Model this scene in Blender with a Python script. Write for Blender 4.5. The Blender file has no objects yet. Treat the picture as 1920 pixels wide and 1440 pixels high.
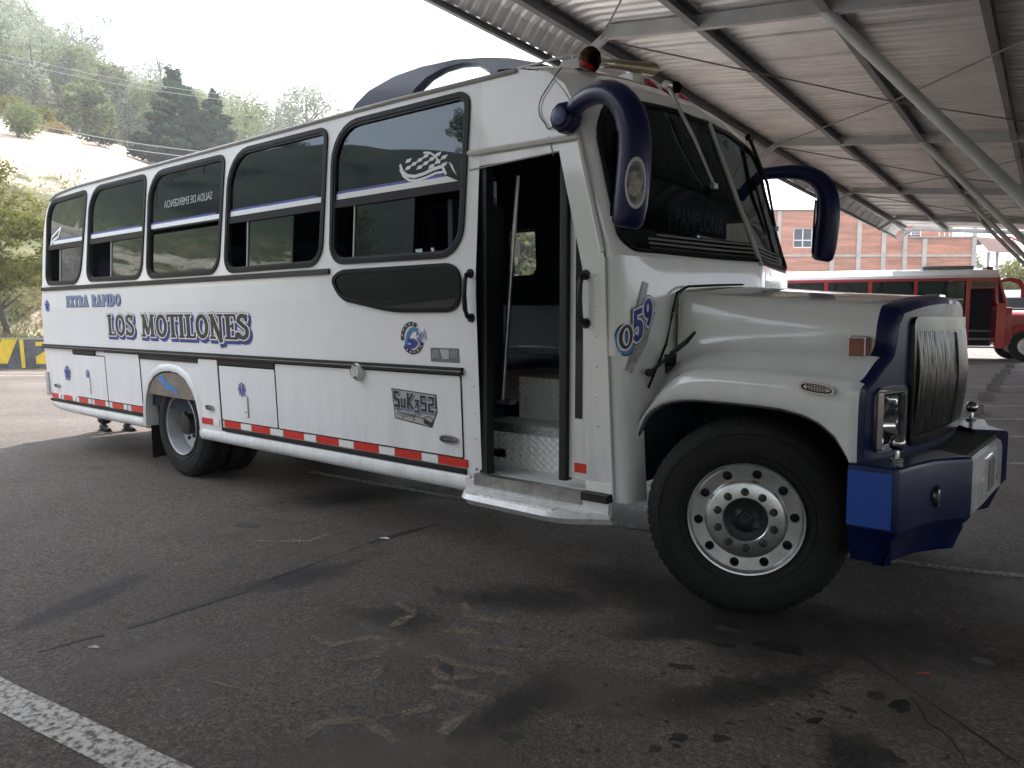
import bpy, bmesh, math, random
from mathutils import Vector, Matrix, noise
from mathutils.geometry import tessellate_polygon
R_ = math.radians
random.seed(7)
sc = bpy.context.scene
COL = sc.collection

# ------------------------------------------------------------------ camera, sky, sun, exposure
RW = Vector((0.76706, 0.64158, 0)); FH = Vector((-0.64158, 0.76706, 0)); CAM = Vector((1.60, -3.59, 1.57))
PITCH = math.atan(124 / 1440.0)
cd = bpy.data.cameras.new('camera'); cam = bpy.data.objects.new('camera', cd); COL.objects.link(cam)
fw = FH * math.cos(PITCH) + Vector((0, 0, -math.sin(PITCH))); up = FH * math.sin(PITCH) + Vector((0, 0, math.cos(PITCH)))
cam.matrix_world = Matrix(((RW.x, up.x, -fw.x, CAM.x), (RW.y, up.y, -fw.y, CAM.y), (RW.z, up.z, -fw.z, CAM.z), (0, 0, 0, 1)))
cd.sensor_fit = 'HORIZONTAL'; cd.sensor_width = 36; cd.lens = 27.0; cd.clip_start = 0.05; cd.clip_end = 3000
sc.camera = cam
SUN_EL = R_(48); SUN_DIR = Vector((-0.40, 0.92, 0)).normalized()      # horizontal direction towards the sun
w = bpy.data.worlds.new("World"); sc.world = w; w.use_nodes = True
nt = w.node_tree; nt.nodes.clear()
sky = nt.nodes.new('ShaderNodeTexSky'); sky.sky_type = 'NISHITA'; sky.sun_disc = False
sky.sun_elevation = SUN_EL; sky.sun_rotation = math.atan2(SUN_DIR.x, SUN_DIR.y); sky.dust_density = 3.5; sky.air_density = 1.0; sky.altitude = 1500
# thin bright overcast: Nishita mixed with soft grey-white cloud
tc = nt.nodes.new('ShaderNodeTexCoord'); nz = nt.nodes.new('ShaderNodeTexNoise'); nz.inputs['Scale'].default_value = 2.2; nz.inputs['Detail'].default_value = 5
mp = nt.nodes.new('ShaderNodeMapping'); mp.inputs['Scale'].default_value = (1, 1, 2.5)
rp = nt.nodes.new('ShaderNodeValToRGB'); rp.color_ramp.elements[0].position = .35; rp.color_ramp.elements[0].color = (7.2, 8.2, 9.6, 1)
rp.color_ramp.elements[1].position = .7; rp.color_ramp.elements[1].color = (13, 13.3, 13.8, 1)
mx = nt.nodes.new('ShaderNodeMix'); mx.data_type = 'RGBA'; mx.inputs[0].default_value = .72
bg = nt.nodes.new('ShaderNodeBackground'); bg.inputs['Strength'].default_value = 0.10; wo = nt.nodes.new('ShaderNodeOutputWorld')
L = nt.links.new
L(tc.outputs['Generated'], mp.inputs[0]); L(mp.outputs[0], nz.inputs['Vector']); L(nz.outputs[0], rp.inputs[0])
L(sky.outputs[0], mx.inputs[6]); L(rp.outputs[0], mx.inputs[7]); L(mx.outputs[2], bg.inputs[0]); L(bg.outputs[0], wo.inputs[0])
sd = bpy.data.lights.new('sun', 'SUN'); sd.energy = 4.6; sd.angle = R_(2.0); sd.color = (1, .95, .87)
so = bpy.data.objects.new('sun', sd); COL.objects.link(so)
to_sun = SUN_DIR * math.cos(SUN_EL) + Vector((0, 0, math.sin(SUN_EL)))
so.rotation_euler = to_sun.to_track_quat('Z', 'Y').to_euler(); so.location = (0, 0, 30)
sc.view_settings.view_transform = 'Standard'; sc.view_settings.look = 'None'; sc.view_settings.exposure = 1.78; sc.view_settings.gamma = 1
sc.view_settings.use_curve_mapping = False

# ------------------------------------------------------------------ materials
MATS = {}
def mat(name, col, rough=.5, metal=0., coat=0., noise_s=0, noise_amt=0., bump=0., bump_s=40., col2=None, spec=None, emit=None, thr=None, detail=6):
    if name in MATS: return MATS[name]
    m = bpy.data.materials.new(name); m.use_nodes = True; n = m.node_tree.nodes; l = m.node_tree.links.new
    b = n['Principled BSDF']; c = tuple(col) + (1,)
    b.inputs['Base Color'].default_value = c; b.inputs['Roughness'].default_value = rough; b.inputs['Metallic'].default_value = metal
    b.inputs['Coat Weight'].default_value = coat; b.inputs['Coat Roughness'].default_value = .06
    if spec is not None: b.inputs['Specular IOR Level'].default_value = spec
    t = n.new('ShaderNodeTexCoord')
    if noise_s:
        nz = n.new('ShaderNodeTexNoise'); nz.inputs['Scale'].default_value = noise_s; nz.inputs['Detail'].default_value = detail; nz.inputs['Roughness'].default_value = .62
        l(t.outputs['Object'], nz.inputs['Vector'])
        r = n.new('ShaderNodeValToRGB'); lo, hi = thr if thr else (.3, .7)
        r.color_ramp.elements[0].position = lo; r.color_ramp.elements[1].position = hi
        c2 = tuple(col2) if col2 else tuple(x * (1 - noise_amt) for x in col)
        r.color_ramp.elements[0].color = c2 + (1,); r.color_ramp.elements[1].color = c
        l(nz.outputs[0], r.inputs[0]); l(r.outputs[0], b.inputs['Base Color'])
    if bump:
        nb = n.new('ShaderNodeTexNoise'); nb.inputs['Scale'].default_value = bump_s; nb.inputs['Detail'].default_value = 4
        l(t.outputs['Object'], nb.inputs['Vector']); bp = n.new('ShaderNodeBump'); bp.inputs['Strength'].default_value = bump; bp.inputs['Distance'].default_value = .02
        l(nb.outputs[0], bp.inputs['Height']); l(bp.outputs[0], b.inputs['Normal'])
    if emit:
        b.inputs['Emission Color'].default_value = tuple(emit[:3]) + (1,); b.inputs['Emission Strength'].default_value = emit[3]
    MATS[name] = m; return m
def glass(name, tint, ior=1.5, rough=0.0, extra=0.0):
    m = bpy.data.materials.new(name); m.use_nodes = True; n = m.node_tree.nodes; l = m.node_tree.links.new; n.clear()
    o = n.new('ShaderNodeOutputMaterial'); mi = n.new('ShaderNodeMixShader'); f = n.new('ShaderNodeFresnel'); f.inputs[0].default_value = ior
    tr = n.new('ShaderNodeBsdfTransparent'); tr.inputs[0].default_value = tuple(tint) + (1,)
    g = n.new('ShaderNodeBsdfGlossy'); g.inputs['Roughness'].default_value = rough; g.inputs[0].default_value = (.80, .92, 1, 1)
    ad = n.new('ShaderNodeMath'); ad.operation = 'ADD'; ad.inputs[1].default_value = extra
    tcn = n.new('ShaderNodeTexCoord'); nb = n.new('ShaderNodeTexNoise'); nb.inputs['Scale'].default_value = 1.3; nb.inputs['Detail'].default_value = 1
    bp = n.new('ShaderNodeBump'); bp.inputs['Strength'].default_value = .05; bp.inputs['Distance'].default_value = .05
    l(tcn.outputs['Object'], nb.inputs['Vector']); l(nb.outputs[0], bp.inputs['Height']); l(bp.outputs[0], g.inputs['Normal'])
    l(f.outputs[0], ad.inputs[0]); l(ad.outputs[0], mi.inputs[0]); l(tr.outputs[0], mi.inputs[1]); l(g.outputs[0], mi.inputs[2]); l(mi.outputs[0], o.inputs[0])
    MATS[name] = m; return m
def worn_paint(name, col, scale, thr, soft=.08):
    """road paint scuffed away in patches: the gaps let the asphalt below show"""
    m = bpy.data.materials.new(name); m.use_nodes = True; n = m.node_tree.nodes; l = m.node_tree.links.new
    b = n['Principled BSDF']; b.inputs['Base Color'].default_value = tuple(col) + (1,); b.inputs['Roughness'].default_value = .8
    t = n.new('ShaderNodeTexCoord'); a = n.new('ShaderNodeTexNoise'); a.inputs['Scale'].default_value = scale; a.inputs['Detail'].default_value = 9; a.inputs['Roughness'].default_value = .75
    r = n.new('ShaderNodeValToRGB'); r.color_ramp.elements[0].position = thr - soft; r.color_ramp.elements[1].position = thr + soft
    l(t.outputs['Object'], a.inputs['Vector']); l(a.outputs[0], r.inputs[0]); l(r.outputs[0], b.inputs['Alpha']); MATS[name] = m; return m

WHITE = mat('white_paint', (.76, .765, .77), .28, coat=.5, noise_s=1.6, noise_amt=.07, bump=.10, bump_s=1.6)
WHITE2 = mat('white_paint_dirty', (.68, .68, .67), .25, coat=1., noise_s=2.6, noise_amt=.10, bump=.10, bump_s=2.0)
def grime(m, z0, z1, amt):
    n = m.node_tree.nodes; l = m.node_tree.links.new; b = n['Principled BSDF']; src = b.inputs['Base Color'].links[0].from_socket
    t = n.new('ShaderNodeTexCoord'); sp = n.new('ShaderNodeSeparateXYZ'); l(t.outputs['Object'], sp.inputs[0]); mr = n.new('ShaderNodeMapRange'); mr.inputs[1].default_value = z1; mr.inputs[2].default_value = z0; l(sp.outputs[2], mr.inputs[0])
    mp = n.new('ShaderNodeMapping'); mp.inputs['Scale'].default_value = (9, 9, 1.2); l(t.outputs['Object'], mp.inputs[0]); q = n.new('ShaderNodeTexNoise'); q.inputs['Scale'].default_value = 1; q.inputs['Detail'].default_value = 9; q.inputs['Roughness'].default_value = .75; l(mp.outputs[0], q.inputs['Vector'])
    r = n.new('ShaderNodeValToRGB'); r.color_ramp.elements[0].position = .42; r.color_ramp.elements[1].position = .75; l(q.outputs[0], r.inputs[0]); a = n.new('ShaderNodeMath'); a.operation = 'MULTIPLY_ADD'; a.inputs[1].default_value = .85; a.inputs[2].default_value = .10; l(mr.outputs[0], a.inputs[0])
    f = n.new('ShaderNodeMath'); f.operation = 'MULTIPLY'; l(a.outputs[0], f.inputs[0]); l(r.outputs[0], f.inputs[1]); f2 = n.new('ShaderNodeMath'); f2.operation = 'MULTIPLY'; f2.inputs[1].default_value = amt; l(f.outputs[0], f2.inputs[0])
    x = n.new('ShaderNodeMix'); x.data_type = 'RGBA'; l(f2.outputs[0], x.inputs[0]); l(src, x.inputs[6]); x.inputs[7].default_value = (.20,.18,.16,1); l(x.outputs[2], b.inputs['Base Color'])
grime(WHITE, .45, 1.15, .38); grime(WHITE2, .5, 1.3, .5)
BLUE = mat('blue_paint', (.003, .008, .058), .34, coat=.12, spec=.25, noise_s=3, noise_amt=.25)
BLUE_LIT = mat('lit_blue_paint', (.004, .055, .31), .3, coat=.6, noise_s=3, noise_amt=.2)  # the bumper's own blue made brighter, daylight painted into its side face
BLACK = mat('black_rubber', (.011, .011, .012), .5, spec=.35, noise_s=12, noise_amt=.3, bump=.1, bump_s=60)
TYRE = mat('tyre_rubber', (.011, .011, .011), .7, spec=.25, noise_s=9, col2=(.015, .014, .013), bump=.25, bump_s=90)
SEAL = mat('window_seal', (.007, .007, .008), .4, spec=.15)
CHROME = mat('chrome', (.42, .42, .42), .16, 1.0, noise_s=20, noise_amt=.25)
ALU = mat('polished_aluminium', (.76, .76, .77), .32, 1.0, noise_s=14, noise_amt=.3, bump=.05, bump_s=80)
STEEL = mat('grey_steel', (.33, .34, .35), .45, .7, noise_s=6, noise_amt=.3)
RIMGREY = mat('grey_wheel_paint', (.36, .37, .385), .42, .3, noise_s=8, noise_amt=.3)
NAVY = mat('navy_interior', (.008, .011, .03), .75, noise_s=4, noise_amt=.3)
NAVYSEAT = mat('navy_seat_fabric', (.012, .02, .06), .85, noise_s=30, noise_amt=.3)
CURT = mat('blue_curtain', (.05, .06, .14), .9)
DARK = mat('dark_void', (.01, .01, .011), .8)
TREAD = None
RED = mat('red_reflective', (.62, .03, .02), .35, noise_s=40, noise_amt=.25)
TAPEW = mat('white_reflective', (.78, .77, .73), .35, noise_s=30, noise_amt=.15)
REDLENS = mat('red_lens', (.5, .01, .015), .12, coat=.6, noise_s=20, noise_amt=.4)
AMBER = mat('amber_lens', (.22, .035, .01), .2, coat=.5, noise_s=40, noise_amt=.5)
TRIMGREY = mat('grey_trim', (.42, .42, .41), .5, noise_s=5, noise_amt=.2)
LENS = mat('clear_lens', (.55, .56, .57), .18, .4, noise_s=60, noise_amt=.4)
CARD = mat('sticker_grey', (.16, .165, .17), .4, noise_s=30, noise_amt=.3)
SILV = mat('sticker_silver', (.45, .46, .48), .35, noise_s=10, noise_amt=.15)
INK = mat('sticker_black', (.02, .02, .022), .35)
INKB = mat('sticker_blue', (.02, .045, .30), .35, noise_s=6, noise_amt=.3)
INKB2 = mat('sticker_blue_light', (.05, .22, .52), .35, noise_s=6, noise_amt=.3)
INKG = mat('sticker_blue_grey', (.14, .20, .36), .4)
PRINTW = mat('sticker_white', (.72, .73, .74), .4)
GLASS = glass('tinted_glass', (.03, .04, .055), 1.55, extra=.015)
GLASSD = glass('dark_tinted_glass', (.02, .022, .025), 1.5)
GLASSC = glass('windscreen_glass', (.17, .21, .22), 1.45)
GLASSM = glass('driver_glass', (.40, .55, .55), 1.45)
GLASSL = glass('lamp_glass', (.85, .86, .87), 1.45)
YEL = mat('yellow_wall_paint', (.72, .50, .035), .7, noise_s=6, noise_amt=.25)
BLKW = mat('black_wall_paint', (.035, .036, .042), .7, noise_s=3, col2=(.12, .12, .12))
CONC = mat('concrete', (.36, .34, .31), .85, noise_s=3, noise_amt=.35, bump=.3, bump_s=20)
ROOFM = mat('galvanised_sheet', (.80, .78, .77), .36, .3, noise_s=1.3, col2=(.58, .565, .555), detail=8)
BEAM = mat('painted_grey_beam', (.22, .225, .23), .5, .2, noise_s=3, noise_amt=.35)
BEAML = mat('light_grey_rafter', (.46, .465, .46), .5, .2, noise_s=3, noise_amt=.3)

def asphalt():
    m = bpy.data.materials.new('asphalt'); m.use_nodes = True; n = m.node_tree.nodes; l = m.node_tree.links.new; b = n['Principled BSDF']
    t = n.new('ShaderNodeTexCoord')
    def nz(s, d=6, ro=.6):
        q = n.new('ShaderNodeTexNoise'); q.inputs['Scale'].default_value = s; q.inputs['Detail'].default_value = d; q.inputs['Roughness'].default_value = ro; l(t.outputs['Object'], q.inputs['Vector']); return q
    def ramp(src, p0, c0, p1, c1):
        r = n.new('ShaderNodeValToRGB'); r.color_ramp.elements[0].position = p0; r.color_ramp.elements[1].position = p1
        r.color_ramp.elements[0].color = tuple(c0) + (1,); r.color_ramp.elements[1].color = tuple(c1) + (1,); l(src, r.inputs[0]); return r
    def mix(a, bb, f, mode='MIX'):
        x = n.new('ShaderNodeMix'); x.data_type = 'RGBA'; x.blend_type = mode
        if isinstance(f, (int, float)): x.inputs[0].default_value = f
        else: l(f, x.inputs[0])
        l(a, x.inputs[6]); l(bb, x.inputs[7]); return x.outputs[2]
    big = ramp(nz(.55, 8).outputs[0], .32, (.058, .047, .041), .68, (.122, .104, .093))
    fine = ramp(nz(80, 3, .8).outputs[0], .34, (.30, .30, .30), .66, (1.7, 1.65, 1.6))
    c = mix(big.outputs[0], fine.outputs[0], 1.0, 'MULTIPLY')
    mid = ramp(nz(13, 6, .75).outputs[0], .34, (.62, .60, .58), .66, (1.35, 1.33, 1.30)); c = mix(c, mid.outputs[0], 1.0, 'MULTIPLY'); cs = ramp(nz(38, 2, .6).outputs[0], .38, (.66, .65, .64), .62, (1.38, 1.34, 1.30)); c = mix(c, cs.outputs[0], 1.0, 'MULTIPLY')
    # pale stone chips
    v = n.new('ShaderNodeTexVoronoi'); v.inputs['Scale'].default_value = 70; l(t.outputs['Object'], v.inputs['Vector'])
    chips = ramp(v.outputs['Distance'], .06, (1, 1, 1), .13, (0, 0, 0)); ck = ramp(nz(30, 2).outputs[0], .52, (0, 0, 0), .62, (1, 1, 1))
    cm = mix(chips.outputs[0], ck.outputs[0], 1.0, 'MULTIPLY')
    pale = n.new('ShaderNodeRGB'); pale.outputs[0].default_value = (.20, .185, .165, 1)
    f2 = n.new('ShaderNodeMath'); f2.operation = 'MULTIPLY'; f2.inputs[1].default_value = .75; l(cm, f2.inputs[0]); c = mix(c, pale.outputs[0], f2.outputs[0])
    # worn brownish patches and oily dark areas
    br = n.new('ShaderNodeRGB'); br.outputs[0].default_value = (.080, .058, .047, 1)
    c = mix(c, br.outputs[0], ramp(nz(1.7, 7).outputs[0], .54, (0, 0, 0), .74, (.75, .75, .75)).outputs[0])
    dk = n.new('ShaderNodeRGB'); dk.outputs[0].default_value = (.022, .020, .019, 1)
    oil = ramp(nz(1.15, 9, .68).outputs[0], .25, (.9, .9, .9), .40, (0, 0, 0)); c = mix(c, dk.outputs[0], oil.outputs[0])
    oil2 = ramp(nz(4.3, 5, .6).outputs[0], .22, (.9, .9, .9), .33, (0, 0, 0)); c = mix(c, dk.outputs[0], oil2.outputs[0])
    l(c, b.inputs['Base Color'])
    rr = ramp(nz(2.2, 5).outputs[0], .3, (.62, .62, .62), .7, (.88, .88, .88)); l(rr.outputs[0], b.inputs['Roughness'])
    bp = n.new('ShaderNodeBump'); bp.inputs['Strength'].default_value = 1.0; bp.inputs['Distance'].default_value = .03; l(nz(55, 4, .75).outputs[0], bp.inputs['Height'])
    bp2 = n.new('ShaderNodeBump'); bp2.inputs['Strength'].default_value = .35; bp2.inputs['Distance'].default_value = .05; l(nz(5, 4).outputs[0], bp2.inputs['Height']); l(bp2.outputs[0], bp.inputs['Normal'])
    l(bp.outputs[0], b.inputs['Normal']); MATS['asphalt'] = m; return m
ASPH = asphalt()

def tread_mat():
    m = bpy.data.materials.new('checker_plate'); m.use_nodes = True; n = m.node_tree.nodes; l = m.node_tree.links.new; b = n['Principled BSDF']
    b.inputs['Base Color'].default_value = (.72, .72, .71, 1); b.inputs['Metallic'].default_value = .15; b.inputs['Roughness'].default_value = .36
    t = n.new('ShaderNodeTexCoord'); mpn = n.new('ShaderNodeMapping'); mpn.inputs['Rotation'].default_value = (.6, .7, .78); l(t.outputs['Object'], mpn.inputs[0])
    ck = n.new('ShaderNodeTexVoronoi'); ck.inputs['Scale'].default_value = 28; ck.inputs['Randomness'].default_value = .15; l(mpn.outputs[0], ck.inputs['Vector'])
    bp = n.new('ShaderNodeBump'); bp.inputs['Strength'].default_value = .9; bp.inputs['Distance'].default_value = .014; l(ck.outputs['Distance'], bp.inputs['Height']); l(bp.outputs[0], b.inputs['Normal'])
    MATS['checker_plate'] = m; return m
TREAD = tread_mat()
def leaf_mat(name, c1, c2, tr=.35):
    m = bpy.data.materials.new(name); m.use_nodes = True; n = m.node_tree.nodes; l = m.node_tree.links.new; n.clear()
    o = n.new('ShaderNodeOutputMaterial'); mi = n.new('ShaderNodeMixShader'); mi.inputs[0].default_value = tr
    d = n.new('ShaderNodeBsdfDiffuse'); tl = n.new('ShaderNodeBsdfTranslucent'); t = n.new('ShaderNodeTexCoord'); nz = n.new('ShaderNodeTexNoise'); nz.inputs['Scale'].default_value = .9; nz.inputs['Detail'].default_value = 8
    nz.inputs['Roughness'].default_value = .8
    r = n.new('ShaderNodeValToRGB'); r.color_ramp.elements[0].position = .35; r.color_ramp.elements[1].position = .65; r.color_ramp.elements[0].color = tuple(c1) + (1,); r.color_ramp.elements[1].color = tuple(c2) + (1,)
    l(t.outputs['Object'], nz.inputs['Vector']); l(nz.outputs[0], r.inputs[0]); l(r.outputs[0], d.inputs[0]); l(r.outputs[0], tl.inputs[0]); l(d.outputs[0], mi.inputs[1]); l(tl.outputs[0], mi.inputs[2]); l(mi.outputs[0], o.inputs[0])
    MATS[name] = m; return m
LEAF = [leaf_mat('leaf_olive', (.08, .11, .045), (.24, .26, .12)), leaf_mat('leaf_dark', (.02, .04, .028), (.06, .09, .055), .25), leaf_mat('leaf_grey_green', (.12, .145, .10), (.34, .37, .27)),
        leaf_mat('leaf_yellow_green', (.08, .09, .02), (.20, .19, .05)), leaf_mat('leaf_dry', (.17, .12, .05), (.33, .26, .12), .3)]
BARK = mat('bark', (.10, .075, .055), .9, noise_s=9, noise_amt=.5)

# ------------------------------------------------------------------ helpers
class MB:
    def __init__(s): s.v = []; s.f = []; s.m = []
    def add(s, vs, fs, mi=0):
        o = len(s.v); s.v += [tuple(a) for a in vs]
        for f in fs: s.f.append([i + o for i in f]); s.m.append(mi)
    def box(s, a, b, mi=0):
        x0, y0, z0 = a; x1, y1, z1 = b
        s.add([(x0,y0,z0),(x1,y0,z0),(x1,y1,z0),(x0,y1,z0),(x0,y0,z1),(x1,y0,z1),(x1,y1,z1),(x0,y1,z1)], [(0,3,2,1),(4,5,6,7),(0,1,5,4),(1,2,6,5),(2,3,7,6),(3,0,4,7)], mi)
    def tube(s, pts, r, n=8, mi=0, cap=True, ry=None, upv=(0, 0, 1)):
        pts = [Vector(p) for p in pts]; k = len(pts)
        rs = r if isinstance(r, (list, tuple)) else [r] * k
        rys = rs if ry is None else (ry if isinstance(ry, (list, tuple)) else [ry] * k)
        vs = []; 
        for i, p in enumerate(pts):
            t = (pts[min(i + 1, k - 1)] - pts[max(i - 1, 0)]).normalized(); u = Vector(upv)
            if abs(t.dot(u)) > .97: u = Vector((1, 0, 0))
            a = t.cross(u).normalized(); b = a.cross(t).normalized()
            for j in range(n):
                q = 2 * math.pi * j / n; vs.append(p + a * math.cos(q) * rs[i] + b * math.sin(q) * rys[i])
        fs = [(i * n + j, i * n + (j + 1) % n, (i + 1) * n + (j + 1) % n, (i + 1) * n + j) for i in range(k - 1) for j in range(n)]
        if cap: fs += [tuple(range(n - 1, -1, -1)), tuple(range((k - 1) * n, k * n))]
        s.add(vs, fs, mi)
    def lathe(s, prof, o, axis='y', n=48, mi=0, sgn=1):
        """prof: (radius, depth); axis y: depth goes along +y*sgn"""
        vs = []
        for r, d in prof:
            for j in range(n):
                q = 2 * math.pi * j / n; c, si = math.cos(q) * r, math.sin(q) * r
                vs.append((o[0] + c, o[1] + d * sgn, o[2] + si) if axis == 'y' else ((o[0] + c, o[1] + si, o[2] + d * sgn) if axis == 'z' else (o[0] + d * sgn, o[1] + c, o[2] + si)))
        k = len(prof)
        s.add(vs, [(i * n + j, i * n + (j + 1) % n, (i + 1) * n + (j + 1) % n, (i + 1) * n + j) for i in range(k - 1) for j in range(n)], mi)
    def grid(s, fn, nu, nv, mi=0):
        vs = [fn(i / nu, j / nv) for i in range(nu + 1) for j in range(nv + 1)]
        s.add(vs, [(i * (nv + 1) + j, (i + 1) * (nv + 1) + j, (i + 1) * (nv + 1) + j + 1, i * (nv + 1) + j + 1) for i in range(nu) for j in range(nv)], mi)
    def mesh(s, name, mats, smooth=None, bevel=0, fix=True):
        me = bpy.data.meshes.new(name); me.from_pydata(s.v, [], s.f)
        for m in (mats if isinstance(mats, (list, tuple)) else [mats]): me.materials.append(m)
        if any(s.m): me.polygons.foreach_set('material_index', s.m)
        if fix or bevel:
            bm = bmesh.new(); bm.from_mesh(me)
            if fix: bmesh.ops.recalc_face_normals(bm, faces=bm.faces)
            if bevel: bmesh.ops.bevel(bm, geom=[e for e in bm.edges if e.calc_face_angle(0) > .6], offset=bevel, segments=2, affect='EDGES', profile=.7, clamp_overlap=True)
            bm.to_mesh(me); bm.free()
        if smooth is not None:
            me.polygons.foreach_set('use_smooth', [True] * len(me.polygons)); me.set_sharp_from_angle(angle=R_(smooth))
        me.update(); return me
ORG = {}
def link(name, me, parent=None, **k):
    o = bpy.data.objects.new(name, me); COL.objects.link(o)
    if parent is not None:
        o.parent = parent
        if parent.name in ORG: o.matrix_parent_inverse = ORG[parent.name].inverted()
    for a, b in k.items(): o[a] = b
    return o
def part(mb, name, mats, parent, smooth=None, bevel=0, **k): return link(name, mb.mesh(name, mats, smooth, bevel), parent, **k)
def thing(name, label, cat, loc=(0, 0, 0), group=None, keep=True, rz=0):
    o = bpy.data.objects.new(name, None); COL.objects.link(o); o.empty_display_size = .2; o.location = loc; o.rotation_euler = (0, 0, rz); o['label'] = label; o['category'] = cat
    if group: o['group'] = group
    if keep: ORG[o.name] = Matrix.Translation(Vector(loc)) @ Matrix.Rotation(rz, 4, 'Z')
    return o
def tagged(mb, name, mats, label, cat, smooth=None, bevel=0, group=None, loc=None):
    o = part(mb, name, mats, None, smooth, bevel, label=label, category=cat)
    if group: o['group'] = group
    return o
def struct(mb, name, mats, smooth=None): return part(mb, name, mats, None, smooth, kind='structure')
def copy_tree(root, loc, rz=0, sc_=1, **k):
    def cp(o, par):
        c = o.copy(); COL.objects.link(c)
        if par is not None: c.parent = par
        for ch in list(o.children): cp(ch, c)
        return c
    r = cp(root, None); r.location = loc; r.rotation_euler = (0, 0, rz); r.scale = (sc_, sc_, sc_) if not isinstance(sc_, tuple) else sc_
    for a, b in k.items(): r[a] = b
    return r
def site(r, d, z=0): return Vector((CAM.x, CAM.y, 0)) + RW * r + FH * d + Vector((0, 0, z))
def rpoly(cs, rad, n=6):
    out = []; k = len(cs); rad = rad if isinstance(rad, (list, tuple)) else [rad] * k
    for i, c in enumerate(cs):
        P = Vector(c); A = (Vector(cs[i - 1]) - P); B = (Vector(cs[(i + 1) % k]) - P); r = min(rad[i], A.length * .49, B.length * .49)
        a = P + A.normalized() * r; b = P + B.normalized() * r
        for j in range(n + 1):
            t = j / n; q0 = a.lerp(P, .55 ); q1 = b.lerp(P, .55)
            out.append(tuple(a * (1 - t) ** 3 + q0 * 3 * t * (1 - t) ** 2 + q1 * 3 * t * t * (1 - t) + b * t ** 3))
    return out
def inset(cs, w):
    k = len(cs); out = []; area = sum(cs[i][0] * cs[(i + 1) % k][1] - cs[(i + 1) % k][0] * cs[i][1] for i in range(k)); sg = 1 if area > 0 else -1
    for i in range(k):
        A, B, C_ = Vector(cs[i - 1]), Vector(cs[i]), Vector(cs[(i + 1) % k]); e1 = (B - A).normalized(); e2 = (C_ - B).normalized()
        n1 = Vector((-e1.y, e1.x)) * sg; n2 = Vector((-e2.y, e2.x)) * sg; m = (n1 + n2); m = m / max(m.length_squared / 2, .2); out.append(tuple(B + m * w))
    return out
def tess(loops):
    vs = [Vector((p[0], p[1], 0)) for l in loops for p in l]
    return vs, tessellate_polygon([[Vector((p[0], p[1], 0)) for p in l] for l in loops])

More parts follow.
